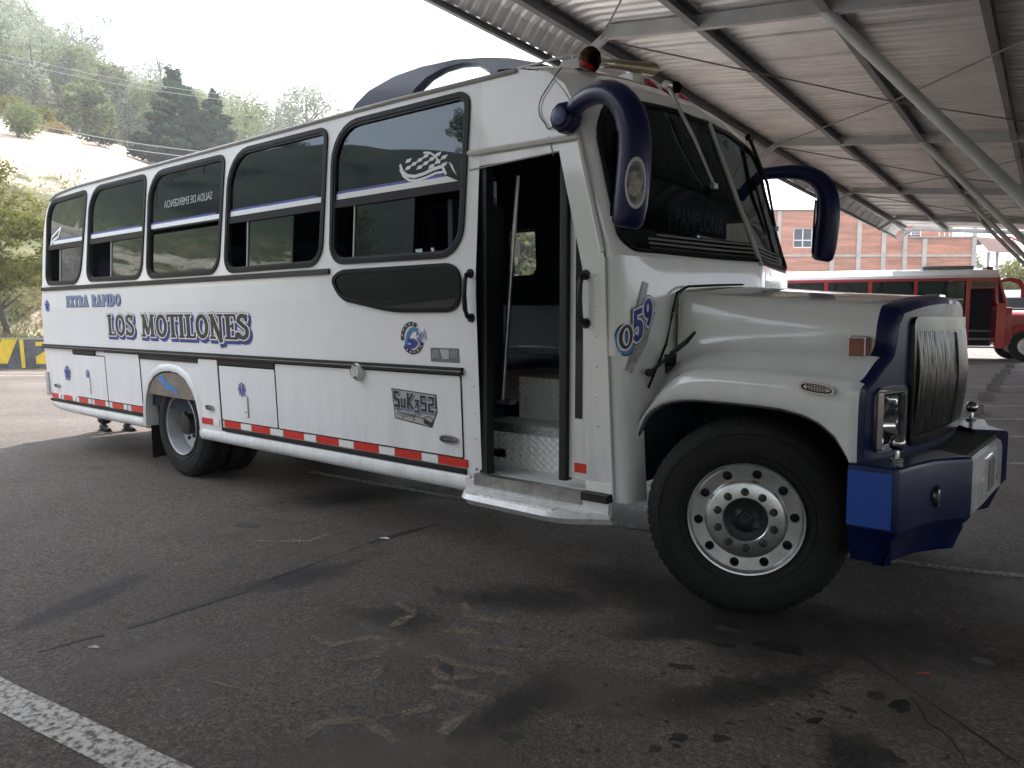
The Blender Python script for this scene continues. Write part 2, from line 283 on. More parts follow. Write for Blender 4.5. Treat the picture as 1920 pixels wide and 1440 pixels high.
# ------------------------------------------------------------------ glyph strokes (decorated serif lettering, block digits)
S_ = lambda *p: list(p)
def arc(cx, cy, rx, ry, a0, a1, n=10): return [(cx + rx * math.cos(R_(a0 + (a1 - a0) * i / n)), cy + ry * math.sin(R_(a0 + (a1 - a0) * i / n))) for i in range(n + 1)]
T, t_ = .17, .075
GL = {
 'L': (.58, [(S_((.2,0),(.2,1)),T),(S_((.04,.97),(.36,.97)),t_),(S_((.04,.03),(.55,.03)),t_),(S_((.53,0),(.56,.24)),t_)]),
 'O': (.72, [(arc(.36,.5,.26,.44,0,360,20),T*.85)]),
 'S': (.56, [(arc(.29,.73,.19,.22,20,180,8)+arc(.29,.30,.21,.24,120,-160,12)[2:],T*.8),(S_((.47,.72),(.5,.98)),t_),(S_((.06,.28),(.05,.02)),t_)]),
 'M': (.95, [(S_((.16,0),(.22,1)),t_*1.3),(S_((.2,1),(.46,.1)),T),(S_((.46,.1),(.74,1)),t_*1.2),(S_((.74,0),(.74,1)),T),(S_((.02,.03),(.3,.03)),t_),(S_((.6,.03),(.9,.03)),t_),(S_((.08,.97),(.26,.97)),t_),(S_((.7,.97),(.9,.97)),t_)]),
 'T': (.62, [(S_((.31,0),(.31,1)),T),(S_((.02,.96),(.6,.96)),t_*1.3),(S_((.03,1),(.03,.76)),t_),(S_((.59,1),(.59,.76)),t_),(S_((.17,.03),(.45,.03)),t_)]),
 'I': (.36, [(S_((.18,0),(.18,1)),T),(S_((.03,.97),(.33,.97)),t_),(S_((.03,.03),(.33,.03)),t_)]),
 'N': (.76, [(S_((.16,0),(.16,1)),t_*1.3),(S_((.14,1),(.6,-.14)),T),(S_((.6,-.14),(.6,1)),t_*1.3),(S_((.04,.03),(.3,.03)),t_),(S_((.46,.97),(.74,.97)),t_),(S_((.03,.97),(.2,.97)),t_)]),
 'E': (.60, [(S_((.2,0),(.2,1)),T),(S_((.04,.97),(.55,.97)),t_),(S_((.04,.03),(.57,.03)),t_),(S_((.2,.52),(.44,.52)),t_),(S_((.54,1),(.56,.76)),t_),(S_((.56,0),(.59,.25)),t_),(S_((.43,.64),(.43,.4)),t_)]),
 'X': (.66, [(S_((.12,1),(.54,0)),T),(S_((.52,1),(.14,0)),t_*1.2),(S_((.02,.97),(.24,.97)),t_),(S_((.42,.97),(.62,.97)),t_),(S_((.04,.03),(.24,.03)),t_),(S_((.42,.03),(.64,.03)),t_)]),
 'R': (.68, [(S_((.2,0),(.2,1)),T),(S_((.04,.97),(.3,.97))+arc(.32,.74,.2,.22,90,-90,8)+[(.2,.52)],t_*1.3),(S_((.32,.5),(.6,0)),T*.85),(S_((.06,.03),(.34,.03)),t_)]),
 'A': (.70, [(S_((.3,1),(.12,0)),t_*1.3),(S_((.32,1),(.56,0)),T),(S_((.18,.34),(.48,.34)),t_),(S_((.02,.03),(.22,.03)),t_),(S_((.44,.03),(.68,.03)),t_)]),
 'P': (.62, [(S_((.2,0),(.2,1)),T),(S_((.04,.97),(.3,.97))+arc(.32,.72,.22,.24,90,-90,8)+[(.2,.48)],t_*1.4),(S_((.06,.03),(.34,.03)),t_)]),
 'D': (.72, [(S_((.2,0),(.2,1)),T),(S_((.04,.97),(.28,.97))+arc(.28,.5,.34,.46,90,-90,12)+[(.04,.03)],T*.75)]),
 ' ': (.45, []),
 '0': (.66, [(arc(.33,.5,.22,.42,0,360,20),T)]),
 '5': (.60, [(S_((.52,.95),(.16,.95),(.13,.55))+arc(.28,.32,.22,.27,110,-150,12),T*.8)]),
 '9': (.62, [(arc(.3,.7,.2,.24,0,360,16),T*.75),(arc(.08,.66,.43,.62,5,-60,8),T*.75)]),
 's5': (.6, [(S_((.5,.9),(.12,.9),(.12,.52),(.48,.52),(.48,.1),(.08,.1)),T)]),
 's2': (.6, [(S_((.08,.9),(.48,.9),(.48,.52),(.12,.48),(.12,.1),(.52,.1)),T)]),
 's3': (.5, [(S_((.06,.6),(.38,.6),(.2,.34),(.4,.34),(.4,-.06),(.04,-.06)),T*.85)]),
 'sS': (.6, [(S_((.52,.92),(.12,.92),(.12,.55),(.48,.45),(.48,.08),(.06,.08)),T*1.15)]),
 'su': (.5, [(S_((.1,.62),(.1,.1),(.4,.1),(.4,.62)),T*.9)]),
 'sK': (.62, [(S_((.14,0),(.14,1)),T*1.1),(S_((.56,1),(.2,.48),(.58,0)),T)]),
 'R_': (.5, [(S_((.12,0),(.16,.9),(.1,.7)),.09),(arc(.26,.66,.2,.24,130,-110,10),.09),(S_((.24,.44),(.52,.02)),.09)]),
 'M_': (.7, [(S_((.08,.0),(.18,.85),(.36,.3),(.56,1.0),(.66,.12)),.09)]),
}
def stroke_mesh(mb, pts, wd, fn, off, mi=0, extra=0.):
    """offsets a polyline to a ribbon in (u,v) and maps it by fn(u,v,off)"""
    k = len(pts); closed = (abs(pts[0][0] - pts[-1][0]) + abs(pts[0][1] - pts[-1][1])) < 1e-5; P = [Vector(p) for p in pts]; h = wd / 2 + extra
    if not closed and extra: P[0] = P[0] + (P[0] - P[1]).normalized() * extra; P[-1] = P[-1] + (P[-1] - P[-2]).normalized() * extra
    a = []; b = []
    for i, p in enumerate(P):
        if closed: e1 = (P[i] - P[i - 1 if i else k - 2]).normalized(); e2 = (P[i + 1 if i < k - 1 else 1] - P[i]).normalized()
        else: e1 = (P[i] - P[i - 1]).normalized() if i else (P[1] - P[0]).normalized(); e2 = (P[i + 1] - P[i]).normalized() if i < k - 1 else e1
        n = Vector((-(e1.y + e2.y), e1.x + e2.x)); q = max(n.length / 2, .45); n = n.normalized() / q
        a.append(p + n * h); b.append(p - n * h)
    vs = [fn(q.x, q.y, off) for q in a] + [fn(q.x, q.y, off) for q in b]
    mb.add(vs, [(i, i + 1, k + i + 1, k + i) for i in range(k - 1)], mi)
def word(text, fn, h, ox, oz, parent, name, layers, width=None, keys=None, slant=0., sp=.02):
    """layers: list of (extra, du, dv, material, off). letters laid out left to right in metres"""
    ks = keys or list(text); tot = sum(GL[c][0] + sp for c in ks); sx = (width / tot) if width else h
    mats = []; [mats.append(l[3]) for l in layers if l[3] not in mats]; mb = MB(); u = 0; e = 0
    for c in ks:
        wd, st = GL[c]
        for li, (ex, du, dv, m, off) in enumerate(layers):
            for pts, ww in st:
                e += 1; oo = off + (e % 7) * .00006
                f = lambda a, b, o, u=u, du=du, dv=dv: fn(ox + (u + a + du + slant * b) * sx, oz + (b + dv) * h, o)
                stroke_mesh(mb, pts, ww, f, oo, mats.index(m), ex)
        u += wd + sp
    return part(mb, name, mats, parent)
def text_part(txt, fn, h, ox, oz, parent, name, m, off, mirror=False, width=None, shear=0):
    cu = bpy.data.curves.new('tmp', 'FONT'); cu.body = txt; cu.size = 1; cu.shear = shear; cu.resolution_u = 3; ob = bpy.data.objects.new('tmp', cu); COL.objects.link(ob)
    me = bpy.data.meshes.new_from_object(ob); bpy.data.objects.remove(ob)
    xs = [v.co.x for v in me.vertices]; x0, x1 = min(xs), max(xs); sx = (width / (x1 - x0)) if width else h / .7
    for v in me.vertices:
        u = (v.co.x - x0); u = (x1 - x0) - u if mirror else u
        v.co = Vector(fn(ox + u * sx, oz + v.co.y * h / .7, off))
    me.materials.clear(); me.materials.append(m); return link(name, me, parent)

# ================================================================== THE WHITE BUS
HW = 2.5
def side(z): return .045 * max(0, 1.70 - z) + .055 * max(0, z - 1.85)
def SP(x, z, off=0.): return (x, side(z) - off, z)
def SF(x, z, off=0.): return (x, HW - side(z) + off, z)
bus = thing('white_bus', 'large white conventional bus with blue bumper, blue mirrors and open door', 'bus', (-4.2, 1.25, 0))
def wall(outer, holes, name, m, far=False, off=0., parent=bus, **k):
    vs, tr = tess([outer] + holes); fn = SF if far else SP
    mb = MB(); mb.add([fn(v.x, v.y, off) for v in vs], [tuple(t) for t in tr]); return part(mb, name, m, parent, **k)
def ring(outer, inner, fn, o1, o0, name, m, parent, smooth=30):
    """frame between two loops with equal counts, front face at offset o1, back at o0"""
    k = len(outer); mb = MB()
    mb.add([fn(*p, o1) for p in outer] + [fn(*p, o1) for p in inner] + [fn(*p, o0) for p in outer] + [fn(*p, o0) for p in inner],
           [(i, (i + 1) % k, k + (i + 1) % k, k + i) for i in range(k)] + [(i, (i + 1) % k, 2 * k + (i + 1) % k, 2 * k + i) for i in range(k)] + [(k + i, k + (i + 1) % k, 3 * k + (i + 1) % k, 3 * k + i) for i in range(k)])
    return part(mb, name, m, parent, smooth)
def plate(poly, fn, o1, o0, name, m, parent, smooth=None, **kw):
    vs, tr = tess([poly]); k = len(poly); mb = MB()
    mb.add([fn(v.x, v.y, o1) for v in vs] + [fn(v.x, v.y, o0) for v in vs], [tuple(t) for t in tr] + [(i, (i + 1) % k, k + (i + 1) % k, k + i) for i in range(k)])
    return part(mb, name, m, parent, smooth, **kw)
def strip(x0, x1, z0, z1, o1, o0=-.01, fn=SP):
    mb = MB(); mb.add([fn(x0, z0, o1), fn(x1, z0, o1), fn(x1, z1, o1), fn(x0, z1, o1), fn(x0, z0, o0), fn(x1, z0, o0), fn(x1, z1, o0), fn(x0, z1, o0)],
           [(0,1,2,3),(0,4,5,1),(1,5,6,2),(2,6,7,3),(3,7,4,0)]); return mb

WIN = [  # TL TR BR BL, radii, lower sliding pane range, far
 ([(-3.205,3.01),(-1.79,3.005),(-1.815,1.955),(-3.195,1.965)], [.30,.10,.20,.16], (.17,.66)),
 ([(-4.665,3.01),(-3.25,3.005),(-3.285,1.96),(-4.70,1.955)], [.32,.09,.17,.15], (.22,.72)),
 ([(-6.15,3.005),(-4.71,3.0),(-4.785,1.955),(-6.175,1.955)], [.30,.09,.17,.15], None),
 ([(-7.57,3.01),(-6.19,3.005),(-6.265,1.955),(-7.625,1.97)], [.30,.09,.17,.15], (.42,1.)),
 ([(-8.80,2.98),(-7.62,3.0),(-7.79,1.95),(-8.83,1.96)], [.26,.09,.22,.16], (.36,1.))]
outer_loops = [rpoly(c, r) for c, r, _ in WIN]
rear_up = [(-8.955,1.85),(-8.945,2.35),(-8.91,2.65),(-8.83,2.87),(-8.70,2.98),(-8.5,3.03),(-8.2,3.05),(-7.9,3.06)]
front_up = [(-1.70,3.06),(-1.70,1.85)]
arch = [(-6.40,.45),(-6.385,.62),(-6.34,.78),(-6.26,.90),(-6.14,.985),(-5.98,1.035),(-5.80,1.05),(-5.64,1.035),(-5.50,.98),(-5.40,.89),(-5.33,.77),(-5.295,.62),(-5.285,.45)]
lowA = [(-8.97,.55),(-8.3,.50)] + arch + [(-1.70,.43),(-1.70,1.70),(-8.99,1.70),(-9.04,1.2),(-9.02,.8)]
wall(rear_up + front_up, [rpoly(inset(c, .018), [max(.02, q - .018) for q in r]) for c, r, _ in WIN], 'window_wall', WHITE)
wall([(-8.99,1.70),(-1.70,1.70),(-1.70,1.85),(-8.955,1.85)], [], 'waist_panel', WHITE)
wall(lowA, [], 'lower_side_panel', WHITE)
post_up = [(-.888,1.85),(-.735,1.85),(-.76,2.0),(-.95,2.66),(-.99,2.78),(-1.06,2.90),(-1.18,2.99),(-1.40,3.05),(-1.70,3.06),(-1.70,2.515),(-1.08,2.515)]
wall(post_up, [], 'door_header_panel', WHITE2)
wall([(-.888,1.70),(-.728,1.70),(-.735,1.85),(-.888,1.85)], [], 'front_post_panel', WHITE2); wall([(-.878,.535),(-.70,.535),(-.728,1.70),(-.888,1.70)], [], 'front_post_panel', WHITE2)
# far side
farsmall = ([(-3.50,2.46),(-3.08,2.46),(-3.08,1.95),(-3.50,1.95)], [.05,.05,.12,.12], None)
FARW = [farsmall] + [([(x - .3, z) for x, z in c], r, s_) for c, r, s_ in WIN[1:4]]
holesF = [rpoly(inset(c, .018), [max(.02, q - .018) for q in r]) for c, r, _ in FARW]
drv = rpoly([(-1.45,2.36),(-.94,2.36),(-.87,1.98),(-1.45,1.98)], .05)
farUp = [p if p[0] < -1.8 else p for p in rear_up] + [(-1.40,3.05),(-1.18,2.99),(-1.06,2.90),(-.99,2.78),(-.95,2.66),(-.76,2.0),(-.735,1.85)]
for off, m, nm in ((0, WHITE, 'far_window_wall'), (-.05, NAVY, 'far_inner_lining')):
    wall(farUp, holesF + [drv], nm, m, far=True, off=off)
    wall([(-8.99,1.70),(-.728,1.70),(-.735,1.85),(-8.955,1.85)], [], nm, m, far=True, off=off)
wall([(-8.97,.55),(-8.3,.50)] + arch + [(-.62,.43),(-.70,.6),(-.728,1.70),(-8.99,1.70),(-9.04,1.2),(-9.02,.8)], [], 'far_side_panel', WHITE, far=True)
# inner lining near
wall(rear_up + front_up, [rpoly(inset(c, .018), [max(.02, q - .018) for q in r]) for c, r, _ in WIN], 'inner_lining', NAVY, off=-.05)
wall([(-8.9,.7),(-1.72,.6),(-1.72,1.85),(-8.9,1.85)], [], 'inner_lining', NAVY, off=-.06)
# roof and rear as one lofted skin
st = [(-1.45,3.055,.15,0),(-2.2,3.06,.18,0),(-3.5,3.06,.22,0),(-5,3.06,.22,0),(-6.5,3.06,.22,0),(-7.9,3.06,.21,0),(-8.2,3.05,.20,.01),(-8.5,3.03,.17,.03),(-8.7,2.98,.13,.05),(-8.83,2.87,.09,.08),(-8.91,2.65,.04,.11),(-8.945,2.35,0,.13),(-8.955,1.85,0,.15),(-8.99,1.70,0,.15),(-9.04,1.2,0,.15),(-9.02,.8,0,.14),(-8.97,.55,0,.12)]
def crown(s): return 1 - abs(2 * s - 1) ** 3
def roofp(i, s, dz=0):
    x, z, c, b = st[i]; y0 = side(z); return (x - b * (1 - abs(2 * s - 1) ** 4), y0 + (HW - 2 * y0) * s, z + c * crown(s) + dz)
ss = [0, .01, .025, .05, .09, .15, .22, .3, .4, .5, .6, .7, .78, .85, .91, .95, .975, .99, 1]
def skin(rows, i0, i1, name, m, dz=0):
    mb = MB(); mb.add([roofp(i, s, dz) for i in range(i0, i1 + 1) for s in ss], [(a * 19 + j, (a + 1) * 19 + j, (a + 1) * 19 + j + 1, a * 19 + j + 1) for a in range(i1 - i0) for j in range(18)])
    return part(mb, name, m, bus, 50)
skin(st, 0, 9, 'roof', WHITE); skin(st, 9, 16, 'rear_wall', WHITE); skin(st, 0, 12, 'ceiling_lining', NAVY, -.05)
# ---- cab front: plan curves of windscreen foot and head
Lc = [(-.735,.006,1.91),(-.685,.012,1.91),(-.652,.035,1.91),(-.632,.08,1.91),(-.615,.16,1.91),(-.585,.32,1.91),(-.535,.55,1.905),(-.465,.85,1.90),(-.415,1.05,1.90),(-.37,1.25,1.90)]
Ec = [(-.965,.045,2.68),(-.93,.06,2.73),(-.90,.085,2.765),(-.880,.12,2.79),(-.865,.2,2.82),(-.845,.36,2.85),(-.825,.57,2.87),(-.795,.86,2.885),(-.775,1.06,2.875),(-.764,1.25,2.88)]
mir = lambda p: (p[0], HW - p[1], p[2])
Lc = Lc + [mir(p) for p in reversed(Lc[:-1])]; Ec = Ec + [mir(p) for p in reversed(Ec[:-1])]
cum = [0.]
for a, b in zip(Lc, Lc[1:]): cum.append(cum[-1] + (Vector(a) - Vector(b)).length)
LEN = cum[-1]
def cr(P, f):
    i = min(int(f), len(P) - 2); t = f - i; p = [Vector(P[max(0, min(len(P) - 1, i + k))]) for k in (-1, 0, 1, 2)]
    return .5 * ((2 * p[1]) + (-p[0] + p[2]) * t + (2 * p[0] - 5 * p[1] + 4 * p[2] - p[3]) * t * t + (-p[0] + 3 * p[1] - 3 * p[2] + p[3]) * t ** 3)
def fi(q):
    q = max(0, min(LEN, q))
    for i in range(len(cum) - 1):
        if q <= cum[i + 1]: return i + (q - cum[i]) / (cum[i + 1] - cum[i])
    return len(cum) - 1
def FR(q, t, off=0.):
    f = fi(q); a = cr(Lc, f); b = cr(Ec, f); p = a.lerp(b, t)
    if off:
        f2 = fi(q + .02); f1 = fi(q - .02); du = cr(Lc, f2).lerp(cr(Ec, f2), t) - cr(Lc, f1).lerp(cr(Ec, f1), t); n = du.cross(b - a).normalized(); p = p + n * (off if n.x > 0 or abs(n.x) < .4 and (n.y < 0) == (q < LEN / 2) else -off)
    return p
QA = .095; TL_, TH_ = .035, .975
def cornr(q, r=.16, tr=.2):
    d = min(q - QA, LEN - QA - q)
    return 0 if d >= r else tr * (1 - math.sqrt(max(0, 1 - (1 - d / r) ** 2)))
qs = [QA + .16 * (1 - math.cos(math.pi / 2 * i / 8)) for i in range(9)] + [QA + .16 + (LEN - 2 * QA - .32) * i / 28 for i in range(1, 28)]; qs = qs + [LEN - q for q in reversed(qs[:9])]
fr = MB()
def colz(mb, qlist, tlo, thi, n, off=0.):
    k = len(qlist); vs = []
    for q in qlist:
        a, b = tlo(q), thi(q)
        for j in range(n + 1): vs.append(FR(q, a + (b - a) * j / n, off))
    mb.add(vs, [(i * (n + 1) + j, (i + 1) * (n + 1) + j, (i + 1) * (n + 1) + j + 1, i * (n + 1) + j + 1) for i in range(k - 1) for j in range(n)])
tlo = lambda q: TL_ + cornr(q, .14, .13); thi = lambda q: TH_ - cornr(q, .2, .24)
colz(fr, [QA * i / 8 for i in range(9)], lambda q: 0, lambda q: 1, 8); frb = MB(); colz(frb, [LEN - QA + QA * i / 8 for i in range(9)], lambda q: 0, lambda q: 1, 8)
fr2 = MB(); colz(fr2, qs, lambda q: 0, tlo, 2); fr3 = MB(); colz(fr3, qs, thi, lambda q: 1, 3)
part(fr, 'windscreen_pillar', WHITE2, bus, 40); part(frb, 'windscreen_pillar', WHITE2, bus, 40); part(fr2, 'windscreen_foot', WHITE2, bus, 40); part(fr3, 'windscreen_header', WHITE2, bus, 40)
H = LEN / 2
ws = MB(); colz(ws, [q for q in qs if q < H - .02] + [H - .014], tlo, thi, 6, -.004); wn = part(ws, 'windscreen_pane', GLASSC, bus, 60)
ws = MB(); colz(ws, [H + .014] + [q for q in qs if q > H + .02], tlo, thi, 6, -.004); wf = part(ws, 'windscreen_pane', GLASSC, bus, 60)
mb = MB(); lo = [FR(q, tlo(q), .004) for q in qs]; hi = [FR(q, thi(q), .004) for q in reversed(qs)]; mb.tube(lo + hi + [lo[0]], .013, 6, cap=False); part(mb, 'windscreen_seal', SEAL, bus, 50)
mb = MB(); mb.tube([FR(H, t, .006) for t in (.0, .5, .98)], .016, 6); part(mb, 'windscreen_divider', TRIMGREY, bus, 50)
for k in range(4):
    mb = MB(); t0 = .052 + k * .027; colz(mb, [q for q in qs if QA + .17 + k * .03 < q < LEN - QA - .17 - k * .03], lambda q: t0, lambda q: t0 + .013, 1, .002 ); part(mb, 'windscreen_stripe', mat('stripe_grey', (.13,.13,.13), .5) if k else INK, bus)
mb = MB(); colz(mb, [q for q in qs if q > QA + .14 and q < LEN - QA - .14], lambda q: .04, lambda q: .16, 1, -.012); part(mb, 'windscreen_dark_band', INK, bus)
# brow between windscreen head and roof
mb = MB(); NB = 9
def brow(u, v):
    q = u * LEN; e = FR(q, 1); s = (e.y - side(2.66)) / (HW - 2 * side(2.66)); s = max(0, min(1, s)); x, z, c, b = st[0]; y0 = side(z)
    r = Vector((x, y0 + (HW - 2 * y0) * s, z + c * crown(s))); c1 = e + Vector((-.045, 0, .12 + .03 * crown(s))); c2 = r + Vector((.30, 0, -.055 * crown(s)))
    t = v; return e * (1 - t) ** 3 + c1 * 3 * t * (1 - t) ** 2 + c2 * 3 * t * t * (1 - t) + r * t ** 3
mb.grid(brow, 48, NB); part(mb, 'roof_brow', WHITE2, bus, 60)
# cowl below windscreen and rounded front corners
mb = MB(); zz = [1.91, 1.80, 1.65, 1.5, 1.36]
def cowlx(q, z): p = cr(Lc, fi(q)); return (p.x + (.012 if z < 1.85 else 0) * min(1, p.y / .3), p.y, z)
qq = [LEN * i / 60 for i in range(61)]
mb.add([cowlx(q, z) for q in qq for z in zz], [(i * 5 + j, (i + 1) * 5 + j, (i + 1) * 5 + j + 1, i * 5 + j + 1) for i in range(60) for j in range(4)])
part(mb, 'cowl', WHITE2, bus, 50)
for fq, nm in ((lambda f: f, 'front_corner_panel'), (lambda f: LEN - f, 'front_corner_panel')):
    mb = MB(); z2 = [1.36, 1.15, .95, .75, .53]
    def cp(f, z): p = cr(Lc, fi(fq(f))); y = p.y; y += side(z) * (1 if y < 1.25 else -1); return (p.x + .03 * (1.36 - z) / .8, y, z)
    ff = [.0 + .44 * i / 16 for i in range(17)]
    def fend(f, z): return f if z > 1.2 else min(f, .44 if z > 1.0 else .235)
    mb.add([cp(fend(f, z), z) for f in ff for z in z2], [(i * 5 + j, (i + 1) * 5 + j, (i + 1) * 5 + j + 1, i * 5 + j + 1) for i in range(16) for j in range(4)])
    part(mb, nm, WHITE2, bus, 50)
# pillar corner rubber line and aluminium door gutter
mb = MB(); mb.tube([SP(-.695,.54,.004), SP(-.727,1.70,.004), SP(-.735,1.9,.004)], .006, 6); part(mb, 'corner_seam', TRIMGREY, bus)
mb = MB(); mb.tube([SP(-.75,1.93,.014), SP(-.935,2.56,.014)], .014, 6); mb.tube([SP(-.935,2.585,.02), SP(-1.78,2.60,.02)], .016, 6); part(mb, 'door_rain_gutter', WHITE2, bus, 40)
mb = MB(); mb.tube([SP(-1.12,2.50,.004), SP(-1.16,2.62,.004)], .003, 4); mb.tube([SP(-1.78,2.50,.003), SP(-1.08,2.52,.003)], .005, 4); part(mb, 'header_seam', TRIMGREY, bus)

# ---- side windows
for wi, (c, r, slide) in enumerate(WIN):
    o = rpoly(c, r); i1 = rpoly(inset(c, .034), [max(.02, q - .034) for q in r]); i2 = rpoly(inset(c, .05), [max(.02, q - .05) for q in r])
    wo_ = ring(o, i1, SP, .012, -.004, 'side_window', SEAL, bus); ring(i1, i2, SP, .005, -.03, 'window_frame', BLACK, wo_)
    xl = lambda z: c[3][0] + (c[0][0] - c[3][0]) * (z - 1.96) / 1.05 + .045; xr = lambda z: c[2][0] + (c[1][0] - c[2][0]) * (z - 1.96) / 1.05 - .045
    # upper pane outline clipped at the middle bar
    def clip(loop, z0, up):
        out = []
        for a, b in zip(loop, loop[1:] + loop[:1]):
            ia, ib = (a[1] > z0) == up, (b[1] > z0) == up
            if ia: out.append(a)
            if ia != ib: t = (z0 - a[1]) / (b[1] - a[1]); out.append((a[0] + (b[0] - a[0]) * t, z0))
        return out
    zb = 2.43
    vs, tr = tess([clip(i2, zb, True)]); mb = MB(); mb.add([SP(v.x, v.y, -.012) for v in vs], [tuple(t) for t in tr]); part(mb, 'upper_pane', GLASS, wo_)
    lowp = clip(i2, zb - .04, False)
    if slide:
        a, b = slide; x0 = xl(2.2) + (xr(2.2) - xl(2.2)) * a; x1 = xl(2.2) + (xr(2.2) - xl(2.2)) * b
        P = [p for p in lowp]
        def clipx(loop, xv, right):
            out = []
            for p, q in zip(loop, loop[1:] + loop[:1]):
                ia, ib = (p[0] > xv) == right, (q[0] > xv) == right
                if ia: out.append(p)
                if ia != ib: t = (xv - p[0]) / (q[0] - p[0]); out.append((xv, p[1] + (q[1] - p[1]) * t))
            return out
        pane = clipx(P, x0, True)
        if b < 1: pane = clipx(pane, x1, False)
        vs, tr = tess([pane]); mb = MB(); mb.add([SP(v.x, v.y, -.018) for v in vs], [tuple(t) for t in tr]); part(mb, 'sliding_pane', GLASS, wo_)
        mb = strip(x0 - .006, x0 + .006, 1.99, 2.40, -.008, -.022); part(mb, 'sliding_pane_edge', TRIMGREY, wo_)
        if b < 1: mb = strip(x1 - .005, x1 + .005, 2.0, 2.40, -.008, -.022); part(mb, 'sliding_pane_edge', SEAL, wo_)
    else:
        vs, tr = tess([lowp]); mb = MB(); mb.add([SP(v.x, v.y, -.018) for v in vs], [tuple(t) for t in tr]); part(mb, 'lower_pane', GLASS, wo_)
    if slide: part(strip(xl(zb) - .01, xr(zb) + .01, 2.385, 2.44, .002, -.03), 'middle_bar', SEAL, wo_)
    xe = -1.94 if wi == 0 else xr(zb); x_s = xl(zb) + (.16 if wi == 4 else 0)
    mb = MB(); mb.add([SP(x_s, 2.447, -.0095), SP(xe + (.05 if wi == 0 else 0), 2.447, -.0095), SP(xe - (.05 if wi == 0 else 0), 2.488, -.0095), SP(x_s, 2.488, -.0095)], [(0,1,2,3)]); part(mb, 'white_window_stripe', PRINTW, wo_)
    mb = MB(); mb.add([SP(x_s, 2.4885, -.0095), SP(xe - .06, 2.4885, -.0095), SP(xe - .10, 2.507, -.0095), SP(x_s, 2.507, -.0095)], [(0,1,2,3)]); part(mb, 'blue_window_stripe', INKB, wo_)
    if wi == 2: text_part('SALIDA DE EMERGENCIA', SP, .07, -5.85, 2.63, wo_, 'emergency_lettering', TRIMGREY, -.0095, mirror=True, width=.9)
    if wi == 0:   # chequered flag transfer
        def FL(u, v, o): return SP(-2.47 + u, 2.49 + v, o)
        mb = MB()
        for col in range(7):
            for row in range(4):
                if (col + row) % 2: continue
                x = .07 + col * .057; hgt = .035 + .022 * min(col, 4) / 2; base = .055 + .05 * (1 - math.sin(min(1, x / .3) * 1.57)) - .01 + col * .004
                z0 = base + row * .024 + .012 * math.sin(x * 9); k = .030
                if z0 > .165 - abs(x - .3) * .12: continue
                mb.add([FL(x, z0, -.0093), FL(x + .05, z0 + .004, -.0093), FL(x + .05 + k * .6, z0 + .028, -.0093), FL(x + k * .6, z0 + .024, -.0093)], [(0,1,2,3)])
        stroke_mesh(mb, [(.02,.13),(.05,.075),(.10,.045),(.17,.032),(.26,.04),(.35,.06),(.44,.068)], .022, FL, -.0092)
        stroke_mesh(mb, [(.02,.10),(.06,.045),(.12,.012),(.19,.002),(.28,.012),(.37,.03),(.46,.03)], .016, FL, -.0091)
        stroke_mesh(mb, [(.25,.18),(.31,.172),(.36,.145),(.41,.09)], .014, FL, -.0090); stroke_mesh(mb, [(.43,.07),(.47,.01)], .02, FL, -.00895)
        mb.add([FL(.49, .09, -.009), FL(.52, .07, -.009), FL(.57, -.01, -.009), FL(.53, .03, -.009)], [(0,1,2,3)]); part(mb, 'chequered_flag_transfer', PRINTW, wo_)
    if wi == 4:
        def FL(u, v, o): return SP(-8.74 + u, 2.44 + v, o)
        mb = MB()
        for pts in ([(.02,.0),(.06,.10),(.20,.15),(.34,.20)], [(.05,.03),(.14,.07),(.25,.09),(.33,.19)], [(.10,.02),(.2,.035),(.3,.04)], [(.0,-.03),(.06,.03)]): stroke_mesh(mb, pts, .026, FL, -.009)
        part(mb, 'wing_transfer', PRINTW, wo_)
    # curtain just inside
    if slide:
        mb = MB(); cx = xl(2.2) + (xr(2.2) - xl(2.2)) * (.30 if wi in (3,) else .08)
        mb.grid(lambda u, v: (cx + u * (.13 + .05 * v), side(2.5) + .10 + .025 * math.sin(u * 25), 2.95 - v * .98), 16, 3); part(mb, 'curtain', CURT, wo_, 60)
# far windows
for wi, (c, r, slide) in enumerate(FARW):
    o = rpoly(c, r); i2 = rpoly(inset(c, .045), [max(.02, q - .045) for q in r])
    wo_ = ring(o, i2, SF, .01, -.06, 'far_side_window', SEAL, bus)
    if wi == 0: continue
    vs, tr = tess([i2]); mb = MB(); mb.add([SF(v.x, v.y, -.01) for v in vs], [tuple(t) for t in tr]); part(mb, 'window_pane', GLASSD, wo_)
    part(strip(c[3][0] + .05, c[2][0] - .05, 2.43, 2.46, .002, -.03, SF), 'middle_bar', SEAL, wo_)
o = rpoly([(-1.47,2.38),(-.93,2.38),(-.85,1.96),(-1.47,1.96)], .06); i2 = rpoly([(-1.43,2.34),(-.97,2.34),(-.90,2.0),(-1.43,2.0)], .05)
dw = ring(o, i2, SF, .01, -.06, 'driver_window', SEAL, bus); vs, tr = tess([i2]); mb = MB(); mb.add([SF(v.x, v.y, -.01) for v in vs], [tuple(t) for t in tr]); part(mb, 'window_pane', GLASSM, dw); part(strip(-1.22,-1.20,2.0,2.34,.0,-.03,SF), 'window_divider', ALU, dw)
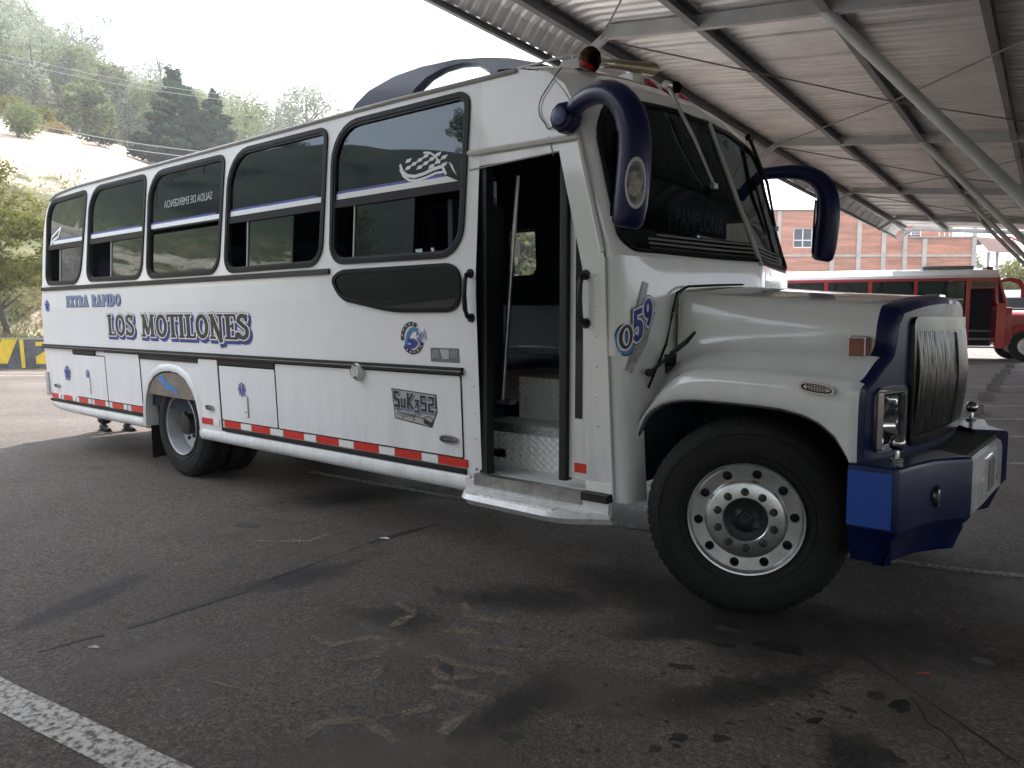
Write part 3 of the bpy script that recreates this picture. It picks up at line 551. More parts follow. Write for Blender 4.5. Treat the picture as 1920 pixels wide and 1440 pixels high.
# low porthole window behind the door
lc = [(-3.17,1.86),(-3.06,1.925),(-1.90,1.925),(-1.82,1.85),(-1.83,1.66),(-1.91,1.605),(-2.47,1.605),(-3.06,1.70)]
o = rpoly(lc, [.05,.08,.08,.07,.06,.07,.12,.1], 4); i1 = rpoly(inset(lc, .028), [.04,.06,.06,.05,.05,.05,.1,.08], 4)
lw = ring(o, i1, SP, .016, -.002, 'low_side_window', SEAL, bus); vs, tr = tess([i1]); mb = MB(); mb.add([SP(v.x, v.y, .007) for v in vs], [tuple(t) for t in tr]); part(mb, 'window_pane', GLASSD, lw)
vs, tr = tess([i1]); mb = MB(); mb.add([SP(v.x, v.y, .003) for v in vs], [tuple(t) for t in tr]); part(mb, 'dark_backing', DARK, lw)

# ---- trims, hatches, tape
def trim(x0, x1, z0, z1, o1, name, m, **k): return part(strip(x0, x1, z0, z1, o1), name, m, bus, None, .004, **k)
trim(-8.945,-3.19,1.897,1.94,.02,'waist_rubber_strip',BLACK)
t1 = trim(-9.03,-1.83,1.20,1.248,.028,'rubbing_strip',BLACK); part(strip(-9.03,-1.83,1.221,1.227,.0305), 'strip_groove', STEEL, t1)
for a, b in ((-8.14,-7.52),(-6.44,-5.235),(-4.87,-3.985)): trim(a, b, 1.150, 1.196, .014, 'short_rubber_strip', BLACK)
for a, b in ((-8.93,-6.42),(-4.86,-1.83)): trim(a, b, .545, .578, .024, 'lower_rubber_strip', BLACK)
RT = [(-8.96,-8.69),(-8.53,-8.26),(-8.07,-7.81),(-7.64,-7.35),(-7.17,-6.89),(-6.71,-6.45),(-5.22,-5.02),(-4.83,-4.56),(-4.38,-4.10),(-3.90,-3.62),(-3.45,-3.17),(-2.98,-2.70),(-2.52,-2.25),(-2.08,-1.82)]
for i, (a, b) in enumerate(RT):
    a = max(a, -8.90); part(strip(a, b, .586, .642, .0145 if -4.9 < a or a < -6.4 else .020), 'red_tape', RED, bus)
    if i < len(RT) - 1:
        n = RT[i + 1][0]; e = b + (n - b) * (.98 if a > -4.9 else .45)
        if i != 5: part(strip(b + .004, e - .004 if i != 6 else -4.91, .588, .640, .0143 if i != 6 else .020), 'white_tape', TAPEW, bus)
# hatches
def hatch(x0, x1, z0, z1, o1=.009, latch=None):
    p = rpoly([(x0, z1), (x1, z1), (x1, z0), (x0, z0)], .012, 2); h = plate(p, SP, o1, -.005, 'luggage_hatch', WHITE, bus, None)
    k = len(p); mb = MB(); mb.tube([SP(q[0], q[1], .003) for q in rpoly([(x0-.006, z1+.006), (x1+.006, z1+.006), (x1+.006, z0-.006), (x0-.006, z0-.006)], .012, 2)] , .005, 4); part(mb, 'hatch_gap', DARK, h)
    if latch:
        lx, lz = latch; mb = MB(); mb.add([SP(lx, lz, o1 + .001), SP(lx + .06, lz, o1 + .001), SP(lx + .06, lz + .20, o1 + .001), SP(lx, lz + .20, o1 + .001)], [(0,1,2,3)]); part(mb, 'latch_recess', TRIMGREY, h)
        part(strip(lx + .008, lx + .052, lz + .01, lz + .185, o1 + .012, o1), 'latch', WHITE, h); 
        mb = MB(); mb.lathe([(.0,-.014),(.008,-.014),(.008,0)], SP(lx + .03, lz + .05, o1), n=10); part(mb, 'latch_screw', INK, h)
    return h
hatch(-8.13,-7.28,.652,1.14,latch=(-7.76,.70)); hatch(-7.27,-6.45,.652,1.19,.005); hatch(-5.225,-4.89,.47,1.19,.012); hatch(-4.865,-3.99,.652,1.14,latch=(-4.47,.70)); hatch(-3.975,-1.86,.652,1.19,.006)
# rounded white sill under the body
for a, b in ((-8.93,-6.42),(-5.28,-1.80)):
    mb = MB(); z0 = .505; dz = .055 if a < -8 else 0
    pr = [(.0,.548),(-.012,.535),(-.022,.50),(-.02,.465),(-.0,.43),(.05,.415),(.35,.42)]
    xs_ = [a, a + .25, (a + b) / 2, b]
    mb.add([(x, side(.5) + p, z + (dz if i < 1 and a < -8 else (.015 if a < -8 and i == 1 else 0))) for i, x in enumerate(xs_) for p, z in pr], [(i * 7 + j, (i + 1) * 7 + j, (i + 1) * 7 + j + 1, i * 7 + j + 1) for i in range(3) for j in range(6)]); part(mb, 'sill', WHITE, bus, 50)
part(strip(-9.035,-8.955,.62,.90,.02), 'rear_bumper_end', TRIMGREY, bus, None, .01)
mb = MB(); mb.box((-9.28,.1,.58),(-9.12,2.4,.88)); part(mb, 'rear_bumper', TRIMGREY, bus, None, .03)
# rear wheel arch
ai = arch; ao = [(-6.46,.45),(-6.44,.64),(-6.39,.82),(-6.30,.96),(-6.17,1.05),(-6.0,1.105),(-5.80,1.12),(-5.62,1.105),(-5.46,1.045),(-5.35,.94),(-5.27,.80),(-5.235,.63),(-5.225,.45)]
mb = MB(); k = len(ai); am = [((a[0] + b[0]) / 2, (a[1] + b[1]) / 2) for a, b in zip(ai, ao)]
mb.add([SP(*p, .002) for p in ao] + [SP(*p, .024) for p in am] + [SP(*p, .010) for p in ai] + [SP(*p, -.12) for p in ai], [(r * k + i, r * k + i + 1, (r + 1) * k + i + 1, (r + 1) * k + i) for r in range(3) for i in range(k - 1)]); part(mb, 'wheel_arch_flare', WHITE, bus, 60)
mb = MB(); mb.add([SP(*p, -.12) for p in ai] + [(p[0], .95, p[1]) for p in ai], [(i, i + 1, k + i + 1, k + i) for i in range(k - 1)]); mb.box((-6.45,.95,.3),(-5.2,.97,1.1)); part(mb, 'rear_wheel_housing', DARK, bus)
pl = [(-6.335,.80),(-6.25,.895),(-6.13,.975),(-5.98,1.02),(-5.80,1.035),(-5.64,1.02),(-5.51,.965),(-5.42,.88),(-5.36,.79),(-5.5,.785),(-5.9,.79)]
ap = plate(pl, SP, -.002, -.012, 'arch_cover_plate', mat('brushed_plate', (.36, .345, .33), .3, 1.0, noise_s=5, noise_amt=.45), bus)
lt = [(-6.10,.985),(-5.98,1.0),(-5.86,.91),(-5.80,.915),(-5.66,.80),(-5.84,.86),(-5.90,.855)]
plate(lt, SP, .001, -.002, 'lightning_bolt', INKB2, ap)
mb = MB(); mb.add([SP(-6.40,.58,-.05), (-6.38,.55,.58), (-6.38,.55,.14), SP(-6.43,.10,-.05)], [(0,1,2,3)]); mb.add([SP(-6.415,.58,-.05), (-6.395,.55,.58), (-6.395,.55,.14), SP(-6.445,.10,-.05)], [(3,2,1,0)]); part(mb, 'mud_flap', BLACK, bus)
# oval side lamps, disc lamp, emblems
def oval_lamp(P, nrm_fn, name='side_marker_lamp', w_=.155, h_=.055, parent=bus):
    def loop(a, b, n=24): return [(a * (abs(math.cos(q)) ** .7) * (1 if math.cos(q) >= 0 else -1), b * (abs(math.sin(q)) ** .9) * (1 if math.sin(q) >= 0 else -1)) for q in [2 * math.pi * i / n for i in range(n)]]
    A, B, C3 = loop(w_ / 2, h_ / 2), loop(w_ / 2 - .012, h_ / 2 - .010), loop(w_ / 2 - .022, h_ / 2 - .016)
    r = ring(A, B, nrm_fn, .016, 0, name, CHROME, parent); ring(B, C3, nrm_fn, .006, 0, 'lamp_gasket', SEAL, r)
    vs, tr = tess([C3]); mb = MB(); mb.add([nrm_fn(v.x, v.y, .012) for v in vs], [tuple(t) for t in tr]); part(mb, 'lamp_lens', LENS, r)
    mb = MB()
    for i in range(7):
        for j in (-1, 1): mb.box((0,0,0),(0,0,0)) if False else mb.add([nrm_fn(-.045 + i * .013, j * .006 - .004, .0145), nrm_fn(-.037 + i * .013, j * .006 - .004, .0145), nrm_fn(-.037 + i * .013, j * .006 + .004, .0145), nrm_fn(-.045 + i * .013, j * .006 + .004, .0145)], [(0,1,2,3)])
    part(mb, 'lamp_diodes', SEAL, r)
for x, z, s in ((-1.975,.765,1),(-5.06,.745,.9),(-8.69,.745,.85)): oval_lamp(None, lambda u, v, o, x=x, z=z, s=s: SP(x + u * s, z + v * s, o + .012))
dl = MB(); c0 = SP(-2.885, 1.175, .0); dl.lathe([(.0,-.05),(.03,-.05),(.055,-.045),(.066,-.03),(.066,.0)], c0, n=28); dl = part(dl, 'round_hatch_lock', WHITE2, bus, 40)
mb = MB(); mb.lathe([(.045,-.051),(.049,-.0535),(.053,-.049)], c0, n=28); part(mb, 'lock_ring', TRIMGREY, dl, 40); mb = MB(); mb.lathe([(0,-.06),(.008,-.06),(.008,-.05)], (c0[0] + .01, c0[1], c0[2] - .04), n=8); mb.lathe([(0,-.06),(.008,-.06),(.008,-.05)], (c0[0] + .01, c0[1], c0[2] + .05), n=8); part(mb, 'lock_screw', INK, dl)
mb = MB(); d8 = lambda u, v, o: SP(-2.885 + u, 1.175 + v, o)
stroke_mesh(mb, arc(0,.018,.016,.015,0,360,12), .006, d8, .052); stroke_mesh(mb, arc(0,-.014,.019,.017,0,360,12), .006, d8, .052); part(mb, 'lock_relief', TRIMGREY, dl)
def star(cx, cz, r, m1=INKG, m2=INKB, o=.004, ring_=True):
    mb = MB(); f = lambda u, v, oo: SP(cx + u, cz + v, oo)
    mb.add([f(math.sin(q) * (r if i % 2 == 0 else r * .42), math.cos(q) * (r if i % 2 == 0 else r * .42), o + .001) for i, q in enumerate([math.pi * k / 5 for k in range(10)])] + [f(0, 0, o + .001)], [(i, (i + 1) % 10, 10) for i in range(10)], 1)
    stroke_mesh(mb, arc(0, 0, r * .72, r * .72, 0, 360, 20), r * .16, f, o, 0); return part(mb, 'star_emblem', [m1, m2], bus)
star(-8.80,1.715,.085); star(-8.37,.91,.11)
def badge(cx, cz, r=.058):
    mb = MB(); f = lambda u, v, oo: SP(cx + u, cz + v, oo)
    mb.add([f(math.cos(2 * math.pi * i / 16) * r, math.sin(2 * math.pi * i / 16) * r, .0115) for i in range(16)], [tuple(range(16))], 1)
    for i in range(8): q = math.pi * i / 4; mb.add([f(math.cos(q - .2) * r, math.sin(q - .2) * r, .0112), f(math.cos(q) * r * 1.25, math.sin(q) * r * 1.25, .0112), f(math.cos(q + .2) * r, math.sin(q + .2) * r, .0112)], [(0,1,2)], 0)
    stroke_mesh(mb, arc(0,0,r*.8,r*.8,0,360,16), r*.12, f, .0125, 2); stroke_mesh(mb, [(-.3*r,.35*r),(0,.5*r),(0,-.5*r)], r*.2, f, .0126, 2); return part(mb, 'round_badge', [INKG, INKB, SILV], bus)
badge(-4.50,.945); badge(-7.76,.925,.05)
# lettering
LAY1 = [(.085, .07, -.12, INKB, .0040), (.085, 0, 0, INK, .0052), (.066, 0, 0, PRINTW, .0064), (.016, 0, 0, INK, .0076), (.004, 0, 0, mat('letter_fill', (.03, .03, .032), .3), .0088)]
LAY2 = [(.05, .05, -.06, INKB, .0040), (.05, 0, 0, INKG, .0052), (.03, 0, 0, SILV, .0064), (-.012, 0, 0, INKG, .0076)]
for tx, ox, wd in (('LOS', -7.13, .637), ('MOTILONES', -6.337, 2.007)): word(tx, SP, .215, ox, 1.385, bus, 'company_name_lettering', LAY1, width=wd)
for tx, ox, wd in (('EXTRA', -8.215, .629), ('RAPIDO', -7.498, .733)): word(tx, SP, .115, ox, 1.705, bus, 'service_name_lettering', LAY2, width=wd)
# plate sticker
pp = [(-2.535,1.075),(-2.085,1.055),(-2.08,.935),(-2.14,.825),(-2.51,.86)]
ps = plate(pp, SP, .0085, 0, 'plate_number_sticker', INK, bus); plate(inset(pp, .008), SP, .0092, 0, 'sticker_field', TRIMGREY, ps)
word('', lambda x, z, o: SP(x, z - (x + 2.52) * .05, o), .115, -2.515, .945, ps, 'plate_lettering', [(.055, .04, -.06, INKB, .0100), (.045, 0, 0, SILV, .0112), (.0, 0, 0, INK, .0124)], width=.42, keys=['sS','su','sK','s3','s5','s2'])
text_part('Fingering', lambda x, z, o: SP(x, z - (x + 2.5) * .05, o), .045, -2.49, .885, ps, 'script_lettering', INK, .0101, width=.20, shear=.4)
mb = MB(); f = lambda u, v, o: SP(-2.28 + u, .885 + v, o); stroke_mesh(mb, [(-.1,.01),(0,.006),(.1,-.01)], .006, f, .0102); stroke_mesh(mb, arc(.11,-.012,.045,.026,0,360,14), .006, f, .0104); stroke_mesh(mb, [(.07,-.02),(.15,-.04)], .03, f, .0105); part(mb, 'sticker_drawing', INK, ps)
# ERM road logo
def LG(u, v, o): return SP(-2.295 + u * .118, 1.432 + v * .108, o)
mb = MB(); stroke_mesh(mb, arc(-.05,0,.84,.9,62,190,20), .26, LG, .004, 0); stroke_mesh(mb, arc(-.05,0,.84,.9,215,345,20), .26, LG, .0041, 0)
for a in (75,97,119,141,163,232,254,276,298,322): stroke_mesh(mb, arc(-.05,0,.84,.9,a,a+9,3), .07, LG, .0052, 1)
stroke_mesh(mb, [(.45,.48),(.2,.58),(-.1,.52),(-.35,.25),(-.5,-.15),(-.62,-.55)], .26, LG, .0056, 2); stroke_mesh(mb, [(-.60,-.55),(-.25,-.58),(.1,-.45),(.35,-.2)], .30, LG, .0060, 3); stroke_mesh(mb, [(-.4,-.1),(-.1,-.22),(.15,-.1)], .28, LG, .0064, 3)
for pts, ww in GL['R_'][1]: stroke_mesh(mb, [(.28 + a * .75, -.38 + b * .75 + a * .1) for a, b in pts], .075, LG, .0074, 3)
for pts, ww in GL['M_'][1]: stroke_mesh(mb, [(.62 + a * .75, -.25 + b * .78 + a * .1) for a, b in pts], .075, LG, .0075, 3)
part(mb, 'road_logo', [INK, PRINTW, INKB2, INKB], bus)
q = plate([(-2.125,1.372),(-1.865,1.372),(-1.865,1.278),(-2.125,1.278)], SP, .004, 0, 'workshop_sticker', CARD, bus)
plate([(-2.035,1.362),(-1.955,1.362),(-1.955,1.300),(-2.015,1.300)], SP, .005, 0, 'sticker_field', SILV, q)
text_part('LASER', SP, .022, -1.948, 1.342, q, 'workshop_lettering', SILV, .006, width=.075)
mb = MB(); f = lambda u, v, o: SP(-2.11 + u, 1.302 + v, o)
for i in range(4): stroke_mesh(mb, [(i * .018, 0), (.015 + i * .014, .056)], .005, f, .0052)
for i in range(4): stroke_mesh(mb, [(.165, .012 + i * .009), (.235, .012 + i * .009)], .0025, f, .0052)
part(mb, 'sticker_lines', SILV, q)
# rivets
mb = MB()
for z in [.62 + .17 * i for i in range(8)]:
    for x in ((-1.745), (-.80)):
        if 1.5 < z < 1.9 and x < -1: continue
        p = SP(x, z, .0); mb.lathe([(.0,-.006),(.006,-.004),(.009,0)], p, n=8)
for x in (-3.45,-2.75):
    for z in (1.36,1.52,1.66): p = SP(x, z, 0); mb.lathe([(.0,-.003),(.004,-.002),(.006,0)], p, n=6); p = SP(x + .05, z, 0); mb.lathe([(.0,-.003),(.004,-.002),(.006,0)], p, n=6)
part(mb, 'rivets', WHITE, bus, 60, kind='stuff')

# ---- grab handles
for x, z0, z1 in ((-1.745,1.57,1.85),(-.865,1.54,1.81)):
    mb = MB(); b0, b1 = SP(x, z0, .0), SP(x, z1, .0); o = .055
    mb.tube([b0, SP(x, z0 + .01, o * .7), SP(x, z0 + .05, o), SP(x, (z0 + z1) / 2, o + .006), SP(x, z1 - .05, o), SP(x, z1 - .01, o * .7), b1], .016, 10); mb.lathe([(0,-.012),(.028,-.012),(.030,0)], b0, n=14); mb.lathe([(0,-.012),(.028,-.012),(.030,0)], b1, n=14); part(mb, 'grab_handle', BLACK, bus, 50)

# ---- doorway: frame, steps, folded door, poles
def bx(a, b, name, m, parent=bus, bev=0, smooth=None, **k): mb = MB(); mb.box(a, b); return part(mb, name, m, parent, smooth, bev, **k)
bx((-1.715,.05,.55),(-1.655,.12,2.51),'door_jamb',BLACK)
steps = bx((-1.95,.06,.535),(-.90,.36,.565),'entry_steps',TREAD)
bx((-1.98,.35,.565),(-.90,.38,.815),'step_riser',TREAD,steps); bx((-1.98,.335,.80),(-.90,.349,.862),'step_nosing',mat('bright_nosing',(.5,.5,.49),.35,.9,noise_s=50,noise_amt=.5,bump=.4,bump_s=90),steps); bx((-1.98,.35,.84),(-.90,.66,.858),'step_tread',TREAD,steps)
bx((-1.87,.64,.858),(-.90,.67,1.15),'step_riser',TREAD,steps); bx((-1.90,.67,1.12),(-.90,1.0,1.15),'step_tread',TREAD,steps)
bx((-1.715,-.012,.50),(-.88,.05,.572),'sill_plate',mat('bright_sill',(.42,.42,.41),.35,.85,noise_s=25,noise_amt=.45),steps)
# outer white step trough
mb = MB(); oc = rpoly([(-1.80,.02),(-1.72,-.15),(-.95,-.17),(-.68,.02)], [.02,.08,.10,.03], 4)
k = len(oc); mb.add([(x, y + .02, .47) for x, y in oc] + [(x, y, .44) for x, y in oc] + [(x, y + .04, .40) for x, y in oc], [(r * k + i, r * k + (i + 1) % k, (r + 1) * k + (i + 1) % k, (r + 1) * k + i) for r in range(2) for i in range(k)] + [tuple(range(k)), tuple(range(2 * k, 3 * k))]); ot = part(mb, 'outer_step', WHITE2, bus, 40)
bx((-1.60,-.125,.468),(-1.0,-.055,.476),'step_pad',TREAD,ot,.003); bx((-1.80,.0,.46),(-.70,.04,.53),'step_skirt',WHITE2,ot)
bx((-.885,-.01,.530),(-.705,.06,.574),'post_foot_plate',BLACK); part(strip(-.882,-.705,.577,.632,.006), 'post_reflector', TAPEW, bus)
# folded door leaf standing in the front of the opening
lf = bx((-1.045,.10,.62),(-.89,.135,2.49),'folded_door_leaf',WHITE2,bus,.006); bx((-1.10,.07,.60),(-1.045,.14,2.50),'door_edge_rubber',BLACK,lf,.012)
bx((-1.0,.096,.98),(-.95,.101,2.1),'door_glass_slot',GLASSD,lf); bx((-1.0,.094,.66),(-.90,.099,.715),'door_red_tape',RED,lf)
mb = MB(); mb.tube([(-1.69,.07,.72),(-1.69,.07,2.50)], .013, 8); part(mb, 'door_pole', STEEL, bus, 50)
mb = MB(); mb.tube([(-1.885,.47,.98),(-1.745,.47,2.52)], .016, 10); gp = part(mb, 'grab_pole', ALU, bus, 50); bx((-1.93,.45,.97),(-1.80,.52,1.0),'pole_foot',STEEL,gp); bx((-1.93,.46,1.72),(-1.84,.5,1.75),'pole_clamp',NAVY,gp)
mb = MB()
for i in range(5): a = 1.57 * (i % 2); z = .59 - i * .028; mb.lathe([(.006,-.003),(.012,0),(.006,.003)], SP(-1.735, z, .012), 'y' if i % 2 else 'x', 10)
part(mb, 'door_chain', STEEL, bus, 50)
# interior
bx((-8.9,.12,1.20),(-1.92,2.38,1.25),'cabin_floor',NAVY); bx((-1.92,1.0,1.20),(-.55,2.38,1.25),'cabin_floor',NAVY); bx((-8.9,.35,.62),(-1.75,2.2,.68),'underbody_pan',DARK)
bx((-2.04,.10,.56),(-2.0,.62,2.35),'door_partition',NAVY); bx((-1.62,1.05,1.25),(-.75,1.75,1.56),'engine_cover',NAVY,bus,.06)
bx((-2.25,.95,1.30),(-1.65,1.25,1.35),'step_side_pad',mat('pale_seat_edge',(.3,.32,.36),.5,noise_s=12,noise_amt=.5),bus,.01)
bx((-1.0,.25,1.42),(-.66,2.3,1.86),'dashboard',NAVY,bus,.05)
mb = MB(); cw = Vector((-1.08, 1.9, 1.98)); mb.tube([cw + Matrix.Rotation(.6, 3, 'Y') @ Vector((.22 * math.cos(a), .22 * math.sin(a), 0)) for a in [2 * math.pi * i / 24 for i in range(25)]], .014, 6, cap=False); mb.tube([(-.95,1.9,1.75), cw], .03, 8); mb.tube([cw + Matrix.Rotation(.6,3,'Y') @ Vector((0,-.22,0)), cw + Matrix.Rotation(.6,3,'Y') @ Vector((0,.22,0))], .012, 6); part(mb, 'steering_wheel', BLACK, bus, 50)
def seatmesh(wd):
    mb = MB(); mb.box((0,0,.35),(.42,wd,.47)); mb.box((-.06,0,.42),(.05,wd,1.0)); mb.box((.02,.05,0),(.3,.1,.36)); mb.box((.02,wd-.1,0),(.3,wd-.05,.36)); return mb.mesh('passenger_seat', NAVYSEAT, 40, .04)
sm = seatmesh(.88)
for x in [-8.5 + .83 * i for i in range(8)]:
    for y in (.16, 1.46):
        if x > -3.7: continue
        o = link('passenger_seat', sm, bus); o.location = (x, y, 1.25)
o = link('driver_seat', seatmesh(.5), bus); o.location = (-1.65, 1.65, 1.3)
# destination board
dbm = bx((-.79,.80,2.12),(-.775,1.62,2.30),'destination_board',mat('board_green_black',(.03,.06,.06),.4)); text_part('PAMPLONA', lambda x, z, o: (-.77 + o, x, z), .12, .86, 2.15, dbm, 'destination_lettering', mat('dull_letters', (.75, .8, .78), .5), .001, width=.70)
# chassis
mb = MB(); mb.box((-8.6,.75,.62),(.3,.87,.82)); mb.box((-8.6,1.63,.62),(.3,1.75,.82)); mb.tube([(-5.72,.3,.5),(-5.72,2.2,.5)], .07, 8); mb.lathe([(.0,-.2),(.16,-.14),(.2,0),(.16,.14),(0,.2)], (-5.72,1.25,.5), 'x', 16); mb.tube([(-3.5,1.25,.62),(-5.6,1.25,.52)], .05, 8); mb.tube([(0,.45,.48),(0,2.05,.48)], .06, 8); mb.box((-.3,.9,.5),(.55,1.6,1.3)); part(mb, 'chassis', DARK, bus)
mb = MB(); mb.box((-3.6,.35,.45),(-2.4,.8,.8)); part(mb, 'fuel_tank', DARK, bus, None, .06)

# ---- wheels
def tyre_mesh(R=.52, w_=.27):
    mb = MB(); g = []
    prof = [(.292,.035),(.302,.012),(.33,-.004),(.38,-.012),(.43,-.010),(.47,.0),(.495,.014),(.512,.032),(R,.052)]
    nG = 4; tw = w_ - .104
    for i in range(nG):
        a = .052 + tw * (i + .5) / (nG + .0) - .008; prof += [(R,a),(R-.014,a+.003),(R-.014,a+.013),(R,a+.016)]
    prof += [(R,w_-.052)] + [(r, w_ - d) for r, d in reversed(prof[:8])]
    mb.lathe(prof, (0,0,0), 'y', 72)
    for rr in (.345,.455): mb.lathe([(rr-.003,-.0075 if rr<.4 else -.0062),(rr,-.012 if rr<.4 else -.010),(rr+.003,-.0085 if rr<.4 else -.0050)], (0,0,0), 'y', 72)
    for i in range(64):
        for s_, d_ in ((1, .040), (-1, w_ - .040)):
            a = 2 * math.pi * (i + (.5 if s_ < 0 else 0)) / 64; b = a + .062; V = []
            for ang in (a, b):
                for r, y in ((.498, d_ - .024 * s_), (.5235, d_ + .006 * s_), (.5235, d_ + .034 * s_), (.505, d_ + .034 * s_)): V.append((r * math.cos(ang), y, r * math.sin(ang)))
            mb.add(V, [(0,1,5,4),(1,2,6,5),(0,3,2,1),(4,5,6,7),(2,3,7,6)])
    return mb.mesh('tyre', TYRE, 35)
def hole_band(mb, r0, r1, y0, y1, nh, hr, ph=0.):
    """annulus r0..r1 sloping y0->y1 with nh round holes, built sector by sector"""
    for h in range(nh):
        a0 = 2 * math.pi * (h - .5) / nh + ph; a1 = 2 * math.pi * (h + .5) / nh + ph; ac = (a0 + a1) / 2; rc = (r0 + r1) / 2
        out = [(r0, a0 + (a1 - a0) * i / 8) for i in range(9)] + [(r1, a1 - (a1 - a0) * i / 8) for i in range(9)]
        O = [(r * math.cos(a - ac) - rc, r * math.sin(a - ac)) for r, a in out]; I = [(hr * math.cos(q), hr * math.sin(q)) for q in [2 * math.pi * i / 16 for i in range(16)]]
        vs, tr = tess([O, I]); V = []
        for v in vs:
            x, y = v.x + rc, v.y; r = math.hypot(x, y); a = math.atan2(y, x) + ac; t = (r - r0) / (r1 - r0); V.append((r * math.cos(a), y0 + (y1 - y0) * t, r * math.sin(a)))
        mb.add(V, [tuple(t) for t in tr]); b = V[18:34]; mb.add(b + [(p[0], p[1] + .02, p[2]) for p in b], [(i, (i + 1) % 16, 16 + (i + 1) % 16, 16 + i) for i in range(16)])
TY = tyre_mesh()
fwh = thing('front_wheel', '', '', keep=False); del fwh['label']; del fwh['category']
fwh.parent = bus; fwh.matrix_parent_inverse = ORG[bus.name].inverted(); fwh.location = (0.0, .235, .515); fwh.rotation_euler = (0, 0, R_(20))
fwh.name = 'front_wheel'
def sub(mb, name, m, par, smooth=None, bev=0): return link(name, mb.mesh(name, m, smooth, bev), par)
link('tyre', TY, fwh)
mb = MB(); mb.lathe([(.292,.05),(.300,.006),(.302,-.004),(.298,-.010),(.290,-.008),(.284,.004),(.276,.012)], (0,0,0), 'y', 72); hole_band(mb, .212, .276, .020, .012, 10, .0245, .1)
mb.lathe([(.212,.020),(.206,.006),(.198,-.006),(.190,-.010),(.118,-.012),(.114,-.008),(.112,.03)], (0,0,0), 'y', 72); sub(mb, 'rim', ALU, fwh, 28)
mb = MB(); mb.lathe([(.112,.03),(.08,.035),(.06,.02),(.042,.01),(.038,-.005),(.012,-.008),(0,-.004)], (0,0,0), 'y', 40); mb.lathe([(.0,.09),(.28,.09)], (0,0,0), 'y', 32); sub(mb, 'hub', mat('greasy_hub', (.035,.035,.037), .4, .5, noise_s=30, noise_amt=.4), fwh, 35)
for i in range(10):
    q = 2 * math.pi * i / 10 + .35; mb = MB(); c = (.148 * math.cos(q), -.012, .148 * math.sin(q)); mb.lathe([(0,-.034),(.011,-.033),(.012,-.024),(.0165,-.022),(.0175,-.004),(.022,0)], c, 'y', 10); sub(mb, 'wheel_nut', mat('dull_nut', (.02,.02,.021), .55, .1), fwh, 30)
rwh = bpy.data.objects.new('rear_wheel', None); COL.objects.link(rwh); rwh.parent = bus; rwh.matrix_parent_inverse = ORG[bus.name].inverted(); rwh.location = (-5.74, .09, .515)
link('tyre', TY, rwh); o = link('inner_tyre', TY, rwh); o.location = (0, .33, 0)
mb = MB(); mb.lathe([(.292,.04),(.300,.004),(.301,-.004),(.294,-.008),(.286,.0),(.279,.03),(.27,.10),(.262,.135)], (0,0,0), 'y', 60); hole_band(mb, .17, .262, .165, .135, 10, .026, .2); mb.lathe([(.17,.165),(.15,.168),(.108,.168),(.104,.14)], (0,0,0), 'y', 48); sub(mb, 'rim', RIMGREY, rwh, 30)
mb = MB(); mb.lathe([(.104,.17),(.104,.06),(.095,.035),(.05,.03),(0,.03)], (0,0,0), 'y', 32); mb.lathe([(0,.2),(.28,.2)], (0,0,0), 'y', 24); sub(mb, 'hub', mat('greasy_hub', (0,0,0)), rwh, 35)
for i in range(10): q = 2 * math.pi * i / 10; mb = MB(); mb.lathe([(0,-.03),(.012,-.03),(.0165,-.02),(.0175,0)], (.138 * math.cos(q), .165, .138 * math.sin(q)), 'y', 8); sub(mb, 'wheel_nut', mat('dull_nut', (0,0,0)), rwh, 30)
for nm, loc, rz in (('front_wheel', (0, 2.265, .515), R_(200)), ('rear_wheel', (-5.74, 2.41, .515), R_(180))):
    src = fwh if nm == 'front_wheel' else rwh
    c = src.copy(); COL.objects.link(c); c.location = loc; c.rotation_euler = (0, 0, rz)
    for ch in src.children: d = ch.copy(); COL.objects.link(d); d.parent = c

# ---- bonnet, wings and nose
def tab(x, X, Y):
    if x <= X[0]: return Y[0]
    for i in range(len(X) - 1):
        if x <= X[i + 1]: t = (x - X[i]) / (X[i + 1] - X[i]); return Y[i] + (Y[i + 1] - Y[i]) * t
    return Y[-1]
XX = [-.62,-.56,-.5,-.43,-.36,-.25,0,.3,.5,.62]
def lipz(x): return tab(x, [-.63,-.612,-.59,-.555,-.51,-.45,-.38,-.27,.03,.20,.31,.39,.46,.51,.54,.56], [.80,.89,.96,1.02,1.065,1.10,1.123,1.134,1.133,1.122,1.10,1.066,1.01,.94,.87,.865])
def xf(y): y = min(y, HW - y); return .725 - .145 * ((1.25 - y) / 1.07) ** 2
def ctrl(x):
    rz = tab(x, XX, [.985,1.07,1.15,1.225,1.275,1.305,1.305,1.29,1.278,1.262]); cz = tab(x, XX, [1.20,1.25,1.31,1.365,1.395,1.412,1.42,1.42,1.408,1.39])
    zs = tab(x, XX, [1.735,1.732,1.73,1.722,1.716,1.705,1.682,1.66,1.64,1.615]); zc = tab(x, XX, [1.775,1.773,1.77,1.768,1.766,1.76,1.735,1.71,1.692,1.668]); l = lipz(x)
    return [(.165,l),(.150,l+.012),(.146,l+(rz-l)*.5),(.152,rz-.05),(.178,rz-.008),(.235,rz+.018),(.32,(rz+cz)/2+.02),(.385,cz-.01),(.418,cz+.03),(.432,(cz+zs)/2),(.450,zs-.06),(.475,zs-.018),(.53,zs),(.75,zs+.6*(zc-zs)),(1.0,zc-.004),(1.25,zc)]
def section(x, per=3):
    c = ctrl(x); n = (len(c) - 1) * per; P = [(a, b, 0) for a, b in c]; return [cr(P, (len(c) - 1) * i / n) for i in range(n + 1)]
